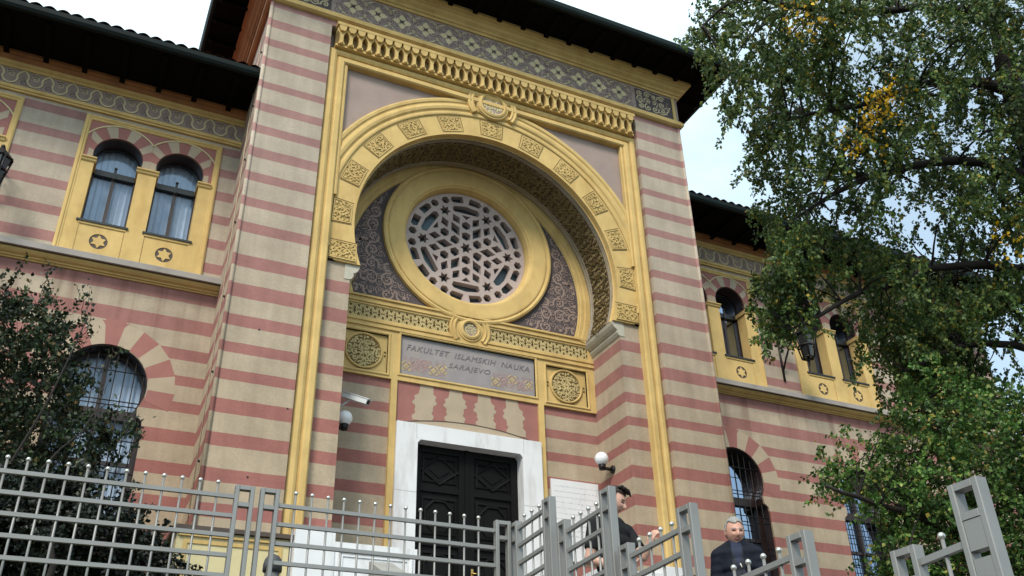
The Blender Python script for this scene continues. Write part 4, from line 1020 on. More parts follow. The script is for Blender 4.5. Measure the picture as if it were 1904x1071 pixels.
ladder_post(-10.0, -9.86, -2.73, -2.67, .3, 2.65, 'y', o); ladder_post(-10.39, -10.24, -2.73, -2.665, .2, 2.83, 'y', o, True)
for k in range(9): rail((-2.7, -10.0, 2.575-.14*k), (-2.7, -10.24, 2.59-.14*k), o)
picket(1.5, o, (-2.7, -10.13, 2.64))
# ------------------------------------------------------------------ vegetation
import numpy as np
CROWN="1.14,-6.07,12.16,0.93 2.96,-5.42,13.68,0.69 3.16,-5.4,13.88,1.17 2.64,-6.06,12.94,0.67 2.87,-6.67,12.31,1.19 3.49,-6.42,12.86,0.84 4.36,-6.8,12.97,0.88 4.38,-7.08,12.55,0.69 5.22,-7.13,12.99,1.18 4.79,-7.76,12.11,0.78 1.07,-5.97,11.86,0.86 1.36,-6.28,11.96,1.1 3.2,-4.98,14.06,0.85 1.77,-6.47,11.94,1.02 2.14,-6.44,12.15,1.25 2.73,-6.22,12.47,1.24 2.21,-7,11.53,0.84 3.44,-6.28,12.61,0.57 3.03,-6.88,12.04,1.16 5.21,-6.04,13.62,1.01 3.49,-7.39,11.55,0.7 5.25,-6.79,13,1.12 4.54,-7.44,12.01,1.2 6.85,-6.87,13.65,0.64 5.03,-7.93,11.73,0.99 1.98,-4.44,13.44,0.94 1.4,-5.71,12.14,1.17 1.04,-6.31,11.29,0.57 2.89,-5.26,13.28,0.92 1.65,-6.39,11.36,0.93 2.25,-6.29,11.74,0.89 3.41,-5.91,12.89,1.17 3.91,-5.68,13.21,0.6 4.38,-5.78,13.41,0.85 3.53,-6.7,12.12,0.93 3.89,-6.87,11.92,0.93 3.43,-7.28,11.31,0.72 6.05,-6.15,13.73,0.99 6.09,-6.32,13.47,0.88 4.52,-7.64,11.48,1.09 4.49,-7.77,11.31,0.65 6.47,-7.28,12.7,0.62 0.8,-5.3,11.77,0.57 1.89,-4.42,12.96,1.12 1.77,-5.31,12.36,0.95 2.55,-4.93,12.87,0.98 2.54,-6.1,11.87,0.99 3.03,-6.05,11.92,1.12 2.59,-6.5,11.47,0.93 4.68,-5.38,13.36,0.99 3.74,-6.63,11.67,0.61 3.98,-6.96,11.5,0.76 5.33,-6.49,12.75,0.93 4.2,-7.35,11.39,0.62 3.96,-7.49,11.14,1.24 7.05,-6.49,13.27,1.16 6.66,-6.95,12.73,0.94 6.13,-7.4,12.22,0.6 1.82,-4.15,13.01,0.78 2.14,-4.26,13.03,0.56 2.48,-4.54,13.02,1.13 2.33,-4.76,12.59,0.68 3.15,-4.52,12.98,1.21 2.62,-5.21,12.19,0.63 3.05,-5.24,12.31,1.18 2.41,-6.13,11.53,1.15 4.3,-5.25,13.04,1.18 5.08,-5.32,13.19,0.8 4.13,-6.06,12.07,0.97 4.97,-5.89,12.77,1.19 5.8,-6.06,12.83,0.99 3.84,-7.41,10.93,0.88 5.3,-7.03,11.63,0.97 6.64,-6.83,12.34,1.1 4.88,-7.9,10.78,1.17 1.97,-4.11,12.71,0.77 0.72,-5.78,10.75,0.73 2.24,-4.39,12.37,0.61 1.57,-5.7,11.2,1.2 1.56,-5.87,10.81,0.79 2,-5.7,11.1,1.14 2.81,-5.19,11.87,1.01 2.36,-6.17,11.12,1.05 2.48,-6.06,11.04,0.57 5.12,-5.33,12.97,1.22 5.22,-5.39,12.64,1.04 3.71,-6.65,10.98,0.65 4.29,-6.52,11.43,1.07 4.06,-6.96,10.87,0.7 5.39,-6.31,12.04,0.79 6.64,-6.43,12.64,1.06 5.61,-7.3,11.26,1.05 6.15,-7.18,11.72,0.8 1.28,-5.16,11.15,0.94 2.26,-4.8,11.92,0.97 2.95,-4.59,12.43,0.65 2.3,-5.28,11.52,0.77 3.18,-5.03,12.09,0.93 2.8,-5.69,11.1,0.93 4.29,-4.93,12.49,0.97 4.07,-5.67,11.88,0.59 5.14,-5.1,12.51,1.1 3.16,-6.7,10.5,0.88 5.19,-6.35,11.62,1.15 4.32,-7.24,10.62,0.85 7,-6.04,12.64,1.12 5.6,-7.27,11.12,0.91 6.81,-6.78,11.99,0.99 2.1,-4.13,12.09,0.78 1.13,-5.47,10.55,1 2.57,-4.2,11.9,0.93 2.86,-4.47,12.03,0.92 1.93,-5.7,10.66,0.89 3.03,-5.05,11.52,0.69 4.2,-4.48,12.37,0.87 2.83,-5.75,10.93,0.77 3.19,-5.7,11.05,1.01 3.37,-5.85,10.87,1.13 3.71,-6.34,10.65,0.72 4.7,-6.22,11.2,1.06 3.86,-6.85,10.46,0.59 5.76,-5.79,11.74,0.94 6.06,-6.2,11.75,0.55 5.65,-6.48,11.21,1.21 4.75,-7.21,10.29,0.82 5,-7.31,10.52,0.87 2.47,-4.16,11.53,0.85 2.5,-4.44,11.34,1.2 3.12,-4.09,12.05,0.99 2.64,-5.02,11.15,1.16 3.59,-4.39,11.94,0.64 3.78,-4.78,11.84,0.88 3.1,-5.57,10.86,0.74 4.76,-4.55,12.18,1.09 4.75,-5.21,11.72,1.1 3.82,-6.15,10.49,0.99 3.29,-6.59,9.98,1.22 5.7,-5.49,11.85,1.09 5.16,-5.85,11.18,0.74 5.73,-5.82,11.68,1 5.77,-6.03,11.26,0.67 4.84,-6.81,10.5,0.56 6.19,-6.4,11.27,1.05 5.19,-7.25,10.23,0.73 7,-6.33,11.44,1.16 2.74,-4.19,11.33,0.85 1.84,-5.37,10.05,0.67 3.46,-4.07,11.62,0.81 2.46,-5.39,10.46,0.56 2.63,-5.71,10.05,1.1 3.53,-5.45,10.55,0.93 4.85,-4.68,11.71,0.93 3.93,-5.53,10.84,0.62 5.03,-5.16,11.52,0.68 5.74,-5.03,11.75,0.55 6.58,-5.22,11.85,1.22 4.21,-6.84,9.76,0.7 4.8,-6.88,10.03,0.67 5.86,-6.44,10.72,0.78 7.28,-6.05,11.45,0.89 7.17,-6.26,11.46,1.18 1.66,-5.16,10.07,0.82 2.24,-4.76,10.52,0.67 2.29,-5.11,10.16,0.86 2.07,-5.72,9.82,1.17 3.17,-4.85,10.59,0.73 2.53,-5.86,9.65,1.06 3.38,-5.39,10.41,0.95 5.06,-4.4,11.81,1.09 3.93,-5.58,10.26,1.1 4.65,-5.17,10.85,0.91 5.54,-5.11,11.45,0.58 6.54,-5.07,11.68,1.2 6.32,-5.53,11.36,1.1 6.96,-5.49,11.32,0.99 7.27,-5.52,11.47,0.67 5.88,-6.51,10.4,0.59 5.39,-7.11,9.76,0.95 3.05,-3.57,11.12,0.91 2.79,-4.18,10.79,0.86 3.25,-4.15,10.85,0.76 2.9,-5.09,10.1,0.78 3.2,-5.22,10.15,0.7 4.47,-4.91,10.77,0.9 5.22,-4.55,11.28,1.1 5.67,-4.54,11.25,0.69 4,-5.85,9.91,0.97 6.01,-4.77,11.37,0.6 5.78,-5.82,10.54,0.88 4.83,-6.62,9.58,1.01 6.27,-6.01,10.4,0.76 6.64,-6.11,10.45,1.2 6.98,-6.06,10.53,0.64 3.19,-3.44,10.88,0.58 3.09,-3.89,10.76,1.06 3.28,-3.97,10.81,1.13 3.45,-4.41,10.27,1.16 2.97,-5.52,9.47,1.18 5.19,-4.07,11.03,1.01 5.22,-5.13,10.52,0.59 5.79,-4.89,10.66,0.6 6.15,-4.95,10.88,0.89 5.72,-5.55,10.33,0.83 6.28,-5.36,10.51,0.74 5.68,-6.21,9.95,1.16 6.95,-5.67,10.7,0.86 6.81,-5.88,10.57,1.11 6.78,-6.08,10.29,0.71 3.93,-3.68,10.75,0.83 3.31,-5.47,9.39,0.89 4.24,-5.75,9.43,1.18 5.01,-5.26,10.1,0.92 5.04,-5.66,9.78,0.96 6.47,-5.04,10.63,1.24 4.74,-6.2,9.3,0.88 7.04,-5.28,10.7,1.23 6.51,-5.83,10.14,0.74 7.68,-5.44,10.71,0.83 5.5,-6.66,9.1,1.16 3.38,-3.14,10.54,0.57 3.68,-3.04,10.69,0.71 4.05,-3.31,10.58,0.85 3.87,-3.64,10.42,0.99 3.12,-5.4,9.03,0.97 3.39,-5.31,9.22,0.71 6,-4.6,10.29,0.56 4.12,-6.08,9,1.06 6.36,-4.87,10.37,0.81 5.82,-5.64,9.59,0.94 5.18,-6.16,8.99,1.25 4.92,-6.6,8.74,0.71 6.56,-5.96,9.72,0.67 5.85,-6.43,9.28,0.91 3.12,-3.66,9.97,1.03 2.8,-4.27,9.31,0.82 2.45,-4.99,8.7,0.81 3.24,-4.61,9.13,0.88 4.93,-3.66,10.17,1.12 6.21,-4.58,9.95,1.02 6.83,-4.42,10.39,1.03 5.92,-5.64,9.3,1.09 7.74,-4.73,10.36,0.92 7.75,-5.08,10.04,0.92 7.4,-5.43,9.78,0.75 2.57,-4.32,8.97,0.75 3.36,-3.95,9.54,0.7 2.98,-4.71,8.85,0.71 3.52,-4.63,8.98,0.96 4.71,-4.76,9.42,1.14 6.26,-4.65,9.89,1.05 6.73,-4.45,10.03,0.96 7.26,-4.54,10.07,1.21 6.86,-5.22,9.61,1.09 7.51,-5.2,9.76,1.16 5.92,-6.3,8.71,0.69 3.77,-3.01,9.84,1.19 2.78,-4.49,8.65,0.74 4.19,-3.5,9.7,1.16 5,-3.66,9.73,0.76 3.87,-4.77,8.62,0.95 4.29,-4.59,8.95,1.07 3.91,-5.33,8.41,0.67 7.52,-4.92,9.4,0.77 7.19,-5.48,9.12,1.01 3.33,-4.58,8.53,1.14 4.6,-3.88,9.25,0.9 4.25,-4.31,8.8,0.95 3.54,-5.35,8.02,0.9 6.02,-3.59,9.56,1.05 5.53,-4.42,8.91,0.56 6.79,-3.81,9.58,1.21 5.92,-4.86,8.86,1.12 5.83,-5.33,8.66,0.6 5.24,-5.75,8.32,0.97 5.63,-6,8.23,0.83 5.7,-6.28,8.01,0.6 4.91,-3.36,9.23,1.09 5.36,-3.67,9.06,0.86 4.45,-4.64,8.37,0.8 5.99,-3.83,9.2,0.92 4.8,-4.97,8.23,0.8 5.37,-4.84,8.36,0.97 5.51,-5.13,8.4,0.56 5.17,-5.46,8.22,0.94 5.79,-5.44,8.26,0.68 6.21,-5.45,8.32,1.17 7.85,-4.48,9.1,0.92 7.25,-5.18,8.78,1.1 5,-4.27,8.35,0.84 6.02,-3.73,8.88,0.86 4.35,-5.17,7.75,0.96 4.92,-4.95,7.9,1.21 4.63,-5.63,7.74,0.74 5.25,-5.74,7.77,1.04 6.58,-5.02,8.3,0.86 7.61,-4.98,8.44,0.96 5.37,-3.57,8.54,0.56 6.13,-3.32,8.94,1.13 5.76,-3.74,8.37,1.09 6.7,-3.32,8.98,0.67 6.66,-3.73,8.56,1.07 5,-5.32,7.62,0.75 5.03,-5.57,7.56,1.11 7.7,-4.29,8.58,1.04 5.99,-5.58,7.77,1.1 6.47,-5.56,7.79,0.91 3.57,-4.99,7.21,0.73 5.36,-3.81,8.2,0.94 6.45,-3.24,8.45,1.15 6.4,-3.73,8.38,0.68 7.76,-4.19,8.42,1.01 6.04,-5.58,7.51,0.78 7.26,-4.98,7.82,0.93 2.31,-4.35,8.38,0.7 2.29,-4.52,8.42,0.7 2.58,-4.42,8.55,0.7 2.2,-4.42,8.26,0.7 2.85,-3.85,8.65,0.7 3.03,-3.94,8.63,0.7 2.86,-4.28,8.46,0.7 2.16,-4.35,8.13,0.7 2.96,-3.85,8.59,0.7 2.63,-4.24,8.21,0.7 2.51,-3.99,8.1,0.7 2.78,-3.97,8.24,0.7 3.14,-3.78,8.41,0.7 2.59,-4.42,7.94,0.7 2.4,-3.95,8.06,0.7 2.84,-3.69,8.24,0.7 2.6,-3.7,7.9,0.7 2.7,-3.93,7.96,0.7 2.31,-3.96,7.63,0.7 4.41,-3.98,8.27,0.9 4.03,-4.65,7.98,0.9 5.31,-3.82,8.62,0.9 4.46,-4,8.09,0.9 4.39,-4.26,8.06,0.9 4.44,-4.43,7.85,0.9 5.66,-3.8,8.54,0.9 5.39,-4.31,8.15,0.9 5.23,-4.62,8.03,0.9 4.13,-4.2,7.61,0.9 4.5,-4.17,7.71,0.9 5.27,-3.76,8.05,0.9 4.82,-4.42,7.75,0.9 4.91,-4.4,7.69,0.9 6.02,-3.92,8.14,0.9 5.27,-3.53,8.13,0.9 5.32,-3.63,7.89,0.9 5.08,-4,7.8,0.9 5.02,-4.41,7.52,0.9 5.66,-4.14,7.83,0.9 5.8,-4.14,7.85,0.9 5.26,-4.79,7.49,0.9 4.79,-3.77,7.51,0.9 5.34,-3.6,7.63,0.9 5.4,-3.64,7.81,0.9 4.68,-4.41,7.18,0.9 5.67,-4.05,7.55,0.9 5.55,-4.27,7.51,0.9 5.91,-4.31,7.58,0.9 6.67,-3.96,7.82,0.9 4.81,-4.03,7.26,0.9 5.28,-4.49,7.18,0.9 5.63,-4.45,7.3,0.9"
LOW="3.88,-4.83,6.73,1.02 4.07,-5.03,6.71,0.75 3.99,-5.27,6.62,1.1 3.99,-5.41,6.46,0.91 4.52,-5.29,6.6,0.82 4.81,-5.19,6.69,1.01 4.58,-6.06,6.28,0.95 5.19,-5.8,6.48,0.79 4.06,-4.54,6.69,1.08 4.45,-4.56,6.85,1.09 4.79,-4.58,6.81,0.61 3.72,-5.56,6.2,1.14 4.87,-4.98,6.62,0.88 5.5,-4.65,6.97,0.73 4.61,-5.55,6.43,0.56 4.56,-5.65,6.33,0.56 5.53,-5.27,6.7,1.13 6.28,-5.01,6.86,0.85 4.29,-6.4,6.01,1.01 4.87,-6.17,6.09,0.72 3.01,-5.26,6.02,0.7 5.07,-4.33,6.82,0.65 4.88,-4.73,6.67,1.11 4.64,-5.04,6.45,0.8 5.21,-4.92,6.59,0.6 4.4,-5.83,5.99,0.74 4.04,-6.12,5.88,1 5.5,-5.36,6.45,1.07 6.03,-5.32,6.55,0.91 6.57,-5.09,6.8,0.72 3.31,-5.2,5.96,0.83 4.66,-4.16,6.52,0.87 3.74,-5.27,5.98,1.03 3.81,-5.39,5.95,0.93 4.26,-5.34,6.06,0.9 4.71,-5.08,6.18,0.84 4.62,-5.33,6.06,0.57 4.26,-5.74,5.86,1.04 6,-4.75,6.57,0.78 4.25,-6.21,5.79,0.89 6.02,-5.23,6.34,0.9 5.72,-5.46,6.21,0.88 2.94,-4.86,5.77,0.6 4.33,-3.82,6.42,0.7 4.25,-4.01,6.44,0.67 3.93,-4.5,6.13,0.92 4.6,-4.11,6.45,0.83 3.34,-5.37,5.8,0.58 3.35,-5.61,5.61,0.94 4.06,-5.2,5.93,0.57 4.13,-5.88,5.67,1.08 4.53,-5.74,5.74,0.59 5.92,-5.18,6.12,0.91 5.04,-5.93,5.84,1.04 3.5,-4.56,5.87,0.61 3.22,-5.02,5.62,0.85 3.71,-4.94,5.76,1.1 3.32,-5.44,5.52,1.03 4.81,-4.32,6.09,0.77 4.47,-4.85,5.95,0.87 4.02,-5.3,5.61,0.6 5.81,-4.71,6.13,1.07 4.16,-5.91,5.5,1.09 4.48,-6.3,5.48,0.72 2.99,-4.3,5.74,1.08 3.09,-4.31,5.67,1.06 4.19,-3.64,6.08,0.69 3.7,-4.45,5.72,0.81 2.94,-5.43,5.31,0.66 4.4,-4.36,5.86,0.88 4.16,-4.87,5.74,0.59 3.52,-5.52,5.32,1.1 5.64,-4.35,5.99,0.58 5.25,-4.84,5.84,1.04 6.02,-4.55,5.98,0.83 5.96,-4.85,5.86,0.87 4.8,-5.92,5.42,0.58 3.01,-3.85,5.74,0.82 2.99,-4.28,5.63,0.86 3.84,-3.56,5.81,0.59 3.72,-3.86,5.75,0.72 3.47,-4.44,5.59,0.57 4.61,-3.56,5.96,0.63 3.52,-4.77,5.42,0.62 3.39,-4.98,5.36,0.99 3.32,-5.21,5.31,0.57 4.76,-4.32,5.73,1.06 3.54,-5.48,5.26,1.12 3.62,-5.62,5.18,1.05 5.32,-4.51,5.75,0.92 4.51,-5.28,5.4,0.57 6.01,-4.47,5.96,1.09 4.28,-5.75,5.24,1.04 4.88,-5.55,5.32,0.65 4.54,-5.9,5.17,1.12 3.56,-3.29,5.76,0.64 3.54,-3.56,5.68,0.66 4.2,-3.41,5.85,1.01 3.16,-4.55,5.24,0.91 4.4,-3.61,5.73,0.57 3.04,-5.17,5.13,0.57 3.04,-5.35,4.99,0.77 3.65,-5.09,5.14,0.83 5.1,-4.3,5.7,0.81 4.66,-4.85,5.37,0.64 4.71,-5.07,5.41,1.09 4.33,-5.67,5.06,0.84 4.66,-5.68,5.15,0.93 4.56,-5.9,5,0.77 5.62,-5.35,5.34,1.06 4.51,-3.46,5.67,0.87 3.28,-4.72,5.16,0.93 3.7,-4.46,5.27,0.82 4.4,-4.07,5.37,0.75 4.75,-3.97,5.57,1.06 4.41,-4.51,5.23,1.06 5.01,-4.39,5.39,0.86 4.6,-4.89,5.29,0.89 4.45,-5.19,5.09,0.69 5.9,-4.3,5.54,0.58 4.95,-5.54,5.1,1 6.51,-4.65,5.58,1.1 3.32,-4.35,5.04,0.59 4.13,-3.87,5.21,0.56 4.35,-3.92,5.31,0.68 4.35,-4.18,5.27,0.83 3.95,-4.63,5.12,0.66 3.95,-4.73,5.03,1.07 4.34,-4.69,5.03,0.99 5,-4.35,5.29,0.62 4.25,-5.05,4.92,1.07 5.65,-4.37,5.37,1.03 4.01,-5.59,4.8,1.09 4.84,-5.19,5.01,0.96 6.59,-4.24,5.44,0.69 5.43,-5.16,4.99,1.01 5.46,-5.39,5.07,1.13 4.6,-3.4,5.22,0.57 4.4,-4.05,5.07,0.92 3.79,-4.69,4.9,0.63 5.11,-3.78,5.29,0.78 4.86,-4.15,5.12,0.72 5.08,-4.43,5.1,0.77 4.5,-5,4.89,1.1 4.32,-5.39,4.69,0.87 5.95,-4.37,5.09,0.93 6.16,-4.39,5.16,1.11 5.11,-5.38,4.79,0.82 6.09,-4.89,5.07,1.01 3.43,-4.46,4.67,0.78 4.78,-3.48,5.04,1.06 4.46,-3.84,5,0.64 5.32,-3.83,4.97,1.13 4.65,-4.77,4.81,0.55 4.26,-5.24,4.63,0.95 5.06,-4.76,4.76,1.01 4.5,-5.34,4.58,0.82 5.16,-5.06,4.71,0.99 5.81,-4.88,4.86,0.78 5.06,-5.52,4.55,1.05 3.32,-4.34,4.5,0.7 3.23,-4.67,4.45,0.96 4.05,-4.15,4.64,0.95 4.19,-4.51,4.55,0.96 3.9,-4.89,4.53,0.57 4.66,-4.4,4.7,0.63 5.04,-4.36,4.65,1.11 4.96,-4.57,4.67,1.09 6.42,-3.82,5.01,1 4.34,-5.38,4.39,1.1 6.52,-4.17,4.9,0.65 6.99,-4.11,4.92,1.04 3.2,-4.28,4.4,0.77 3.11,-4.51,4.35,0.62 4.2,-3.86,4.53,0.73 4.33,-3.88,4.68,0.76 3.53,-4.82,4.27,0.75 4.8,-3.98,4.61,0.95 4.49,-4.41,4.42,0.96 4.69,-4.57,4.52,0.55 5.4,-4.24,4.6,0.8 5.89,-3.97,4.72,0.98 5.31,-4.96,4.51,0.64 4.58,-5.52,4.3,0.88 6.15,-4.64,4.5,0.84 3.75,-3.59,4.41,0.76 3.34,-4.06,4.38,0.67 3.38,-4.18,4.24,0.66 3.35,-4.55,4.17,1.09 4.8,-3.53,4.6,0.7 3.85,-4.48,4.23,0.84 4.84,-3.86,4.48,0.76 5.13,-3.79,4.48,1 5.14,-4.1,4.48,1.1 4.28,-5.2,4.19,0.77 6.48,-3.74,4.68,0.76 6.09,-4.39,4.52,0.85 5.75,-4.9,4.34,0.68 4.31,-3.21,4.48,0.61 5,-2.83,4.57,1.02 4.86,-3.09,4.54,1.14 4.4,-3.75,4.38,1.02 5.03,-3.43,4.39,1.12 5.67,-3.16,4.51,1.13 5.18,-3.93,4.31,0.98 5.53,-4.13,4.37,0.85 5.13,-4.6,4.22,0.8 5.1,-4.93,4.09,0.96 5.09,-5.07,4.09,0.9 4.72,-2.98,4.29,1 3.18,-4.56,3.93,0.8 3.48,-4.46,4,1.07 3.69,-4.52,3.96,1.06 3.83,-4.76,3.96,1.08 4.46,-4.53,4,0.87 4.98,-4.26,4.15,1.03 5.28,-4.22,4.11,0.95 4.26,-5.18,3.91,0.73 6.76,-3.56,4.35,1.04 4.93,-5.09,3.94,1.11 6.29,-4.36,4.21,0.69 3.77,-3.76,3.93,0.59 3.83,-3.86,3.94,1.1 5.79,-3.26,4.24,1.09 5.5,-4.24,4.03,0.58 5.92,-4.03,4,0.84 4.82,-5.04,3.81,1.08 5.09,-4.92,3.87,1.1 5.54,-4.87,3.86,0.67"
SHRUB="-7.13,-1.55,7.3,0.92 -7.65,-1.21,7.12,0.62 -7.4,-0.41,7.62,1.02 -7.2,-1.6,7.1,0.68 -7.06,-0.77,7.55,0.82 -6.85,-0.42,7.7,1.07 -7.49,-1.05,7.16,0.96 -7.3,-1.24,6.89,0.68 -7.15,-0.62,7.37,1.05 -7.03,-0.14,7.48,0.87 -6.83,-1.11,7.2,1.07 -6.7,-0.22,7.54,0.97 -7.49,-1.28,6.74,0.94 -7.31,-0.03,7.22,1 -7.15,-1.27,6.73,1.1 -7.02,-0.45,7.11,1.05 -6.77,-1.04,7.02,0.81 -6.62,-0.7,7.16,0.8 -7.61,0.29,7.2,0.62 -7.36,0.06,7.18,0.64 -7.15,-0.32,6.95,0.76 -6.99,0.06,7.17,0.65 -6.61,-1.38,6.68,0.62 -6.59,-0.16,7.1,0.89 -7.22,-0.09,6.8,0.77 -7,-0.1,6.85,0.95 -6.92,-0.64,6.76,0.86 -6.65,-0.82,6.7,0.95 -6.43,-1.34,6.44,0.67 -7.41,-0.1,6.51,0.88 -7.1,-0.98,6.22,0.82 -7.06,0.05,6.65,0.92 -6.76,-1.08,6.22,1.02 -6.53,-0.29,6.54,0.75 -6.41,-1.15,6.4,0.71 -6.29,-0.17,6.72,0.87 -7.46,0.54,6.56,1.04 -7.15,-0.64,6.12,1.03 -6.99,0.54,6.66,0.76 -6.8,-1.12,6.04,0.74 -6.67,0.25,6.54,1.03 -6.13,-0.76,6.22,1 -7.51,0.34,6.13,0.72 -7.27,0.22,6.16,1.07 -7.07,-0.64,5.96,0.73 -6.87,0.02,6.18,0.65 -6.71,-1.03,5.9,0.86 -6.59,-0.48,6.18,1.09 -6.3,0.32,6.38,0.98 -6.22,-1.27,5.86,0.71 -5.88,-1.01,5.94,1.09 -7.38,0.07,5.97,0.96 -7.13,-0.12,5.79,0.93 -7.08,0.71,6.25,0.71 -6.84,-0.03,5.9,1.05 -6.72,0.33,6.14,0.75 -6.53,0.57,6.12,0.67 -6.33,0.22,6.17,0.65 -6.05,-1.15,5.72,0.97 -5.89,-0.83,5.84,0.68 -7.28,-0.1,5.62,0.61 -6.88,-0.76,5.51,0.83 -6.86,0.64,6.04,0.98 -6.56,-0.58,5.6,0.86 -6.5,-0.91,5.49,0.93 -6,-0.94,5.62,0.76 -7.03,-0.56,5.36,0.64 -6.9,0.29,5.5,0.64 -6.81,0.03,5.51,1 -6.46,-0.62,5.33,0.97 -6.33,-0.38,5.41,0.97 -6.19,-0.81,5.36,0.71 -6.04,0.15,5.68,0.95 -7.29,-0.01,5.34,0.79 -7.09,0.32,5.4,0.85 -6.92,0.78,5.56,0.81 -6.65,-0.25,5.21,0.74 -6.49,-0.49,5.13,1.07 -6.45,0.72,5.52,0.81 -6.21,-0.73,5.17,0.88 -5.89,0.04,5.54,0.69 -7.1,-0.25,4.93,0.71 -6.91,0.08,5.1,0.8 -6.61,0.69,5.2,0.92 -6.43,0.7,5.28,0.78 -6.2,-0.34,4.97,0.95 -6.12,0.33,5.23,0.85 -5.86,-0.93,4.93,0.78 -7.03,0.07,4.94,1.02 -6.77,0.5,4.97,0.66 -6.57,0.24,4.99,0.61 -6.47,0.54,5.03,0.93 -6.09,-0.75,4.84,0.87 -5.97,-0.09,5.04,0.71 -6.97,1.61,4.96,0.74 -6.8,0.34,4.83,0.85 -6.64,0.72,4.83,0.61 -6.38,-0.31,4.72,1.02 -6.25,-0.15,4.72,1 -6.01,0.73,4.91,0.66 -5.79,-0.33,4.61,0.99 -6.93,1.53,4.84,0.69 -6.78,1.36,4.73,1.05 -6.58,0.37,4.51,0.96 -6.45,0.61,4.69,0.94 -6.26,0.07,4.57,0.74 -6.03,1.12,4.71,0.95 -5.74,-0.56,4.47,0.68 -7.1,1.08,4.41,0.84 -6.88,0.46,4.3,0.65 -6.68,0.71,4.36,0.81 -6.47,0.29,4.41,0.85 -6.31,1.32,4.69,0.91 -6.05,1.18,4.61,1.07 -6,-0.45,4.3,0.64 -5.78,-0.16,4.31,1.02 -7.06,1.31,4.37,0.76 -6.84,1.01,4.36,0.67 -6.67,0.15,4.11,1.01 -6.57,1.64,4.35,1.08 -6.19,1.43,4.34,0.75 -6.16,1.35,4.28,1.06 -5.82,0.54,4.17,0.83 -5.68,0.92,4.41,0.61"
HEDGE="-6.61,-2.53,4.76,0.8 -6.14,-2.71,4.73,0.8 -6.9,-2.75,4.58,0.8 -6.77,-3.15,4.42,0.8 -6.62,-2.51,4.59,0.8 -6.32,-3.16,4.54,0.8 -6.27,-2.74,4.57,0.8 -6.07,-2.89,4.54,0.8 -6.81,-3.32,4.27,0.8 -6.82,-2.72,4.31,0.8 -6.67,-2.69,4.44,0.8 -6.43,-3.37,4.23,0.8 -6.39,-2.74,4.34,0.8 -6.26,-3.19,4.23,0.8 -6.01,-2.7,4.42,0.8 -5.89,-3.53,4.2,0.8 -5.77,-3.24,4.38,0.8 -5.73,-3.86,4.22,0.8 -6.66,-2.87,4.16,0.8 -6.56,-3.11,4.16,0.8 -6.38,-2.52,4.33,0.8 -6.11,-2.58,4.32,0.8 -6.04,-3.15,4.11,0.8 -5.9,-3.67,4.02,0.8 -5.74,-2.55,4.45,0.8 -5.63,-2.71,4.37,0.8 -5.5,-3.81,4.01,0.8 -6.64,-2.82,4.13,0.8 -6.33,-2.31,4.29,0.8 -6.12,-2.35,4.2,0.8 -6.06,-3.5,3.92,0.8 -5.94,-3.63,3.98,0.8 -5.7,-2.56,4.16,0.8 -5.6,-3.74,3.92,0.8 -5.37,-2.95,4.08,0.8 -6.78,-2.73,3.94,0.8 -6.68,-2.02,4.12,0.8 -6.63,-1.9,4.18,0.8 -6.17,-3.17,3.82,0.8 -6,-2.77,3.96,0.8 -5.84,-2.33,4.02,0.8 -5.77,-3.64,3.85,0.8 -5.55,-3.29,3.94,0.8 -5.36,-3.09,3.91,0.8 -5.23,-3.18,3.95,0.8 -5.14,-2.68,4.08,0.8 -6.65,-2.34,3.89,0.8 -6.56,-1.85,3.97,0.8 -6.32,-2.74,3.86,0.8 -6.27,-2.17,3.94,0.8 -6.04,-2.51,3.82,0.8 -5.94,-2.41,3.85,0.8 -5.75,-3.15,3.7,0.8 -5.73,-3.01,3.82,0.8 -5.54,-3.36,3.78,0.8 -5.37,-3.65,3.65,0.8 -5.16,-2.96,3.78,0.8 -5.12,-2.68,3.91,0.8 -6.7,-2.81,3.64,0.8 -6.67,-2.02,3.8,0.8 -6.5,-2.05,3.77,0.8 -6.27,-1.88,3.8,0.8 -6.13,-3.11,3.53,0.8 -6.1,-2.75,3.61,0.8 -5.91,-2.68,3.75,0.8 -5.79,-3.25,3.58,0.8 -5.68,-2.85,3.63,0.8 -5.45,-2.79,3.71,0.8 -5.32,-3.58,3.52,0.8 -5.14,-2.97,3.73,0.8 -4.97,-2.56,3.75,0.8 -6.68,-2.05,3.58,0.8 -6.52,-2.89,3.53,0.8 -6.49,-2.92,3.47,0.8 -6.28,-2.11,3.62,0.8 -5.96,-2.73,3.53,0.8 -5.95,-2.68,3.61,0.8 -5.55,-2.86,3.58,0.8 -5.35,-2.5,3.62,0.8 -5.25,-3.46,3.49,0.8"
YEL="2.88,-6.45,10.34,0.5 2.56,-6.5,10.06,0.5 2.79,-6.41,10.21,0.5 3,-6.4,10.35,0.5 2.69,-6.31,10,0.5 2.71,-6.48,9.99,0.5 2.86,-6.44,10.04,0.5 2.45,-6.38,9.75,0.5 2.74,-6.24,10,0.5 2.82,-6.36,9.96,0.5 2.72,-6.11,9.93,0.5 2.77,-6.22,9.85,0.5 2.72,-5.93,9.79,0.5 2.56,-6.1,9.59,0.5 2.71,-5.9,9.78,0.5 2.81,-5.96,9.7,0.5 2.45,-6.13,9.34,0.5 1.47,-6.36,11.42,0.5 1.88,-6.3,11.63,0.5 1.49,-6.54,11.01,0.5 1.75,-6.4,11.3,0.5 1.9,-5.98,11.52,0.5 1.69,-6.37,11.12,0.5 1.76,-6.32,11.13,0.5 5.04,-6.18,8.77,0.5 4.78,-6.24,8.49,0.5 4.68,-6.2,8.36,0.5"

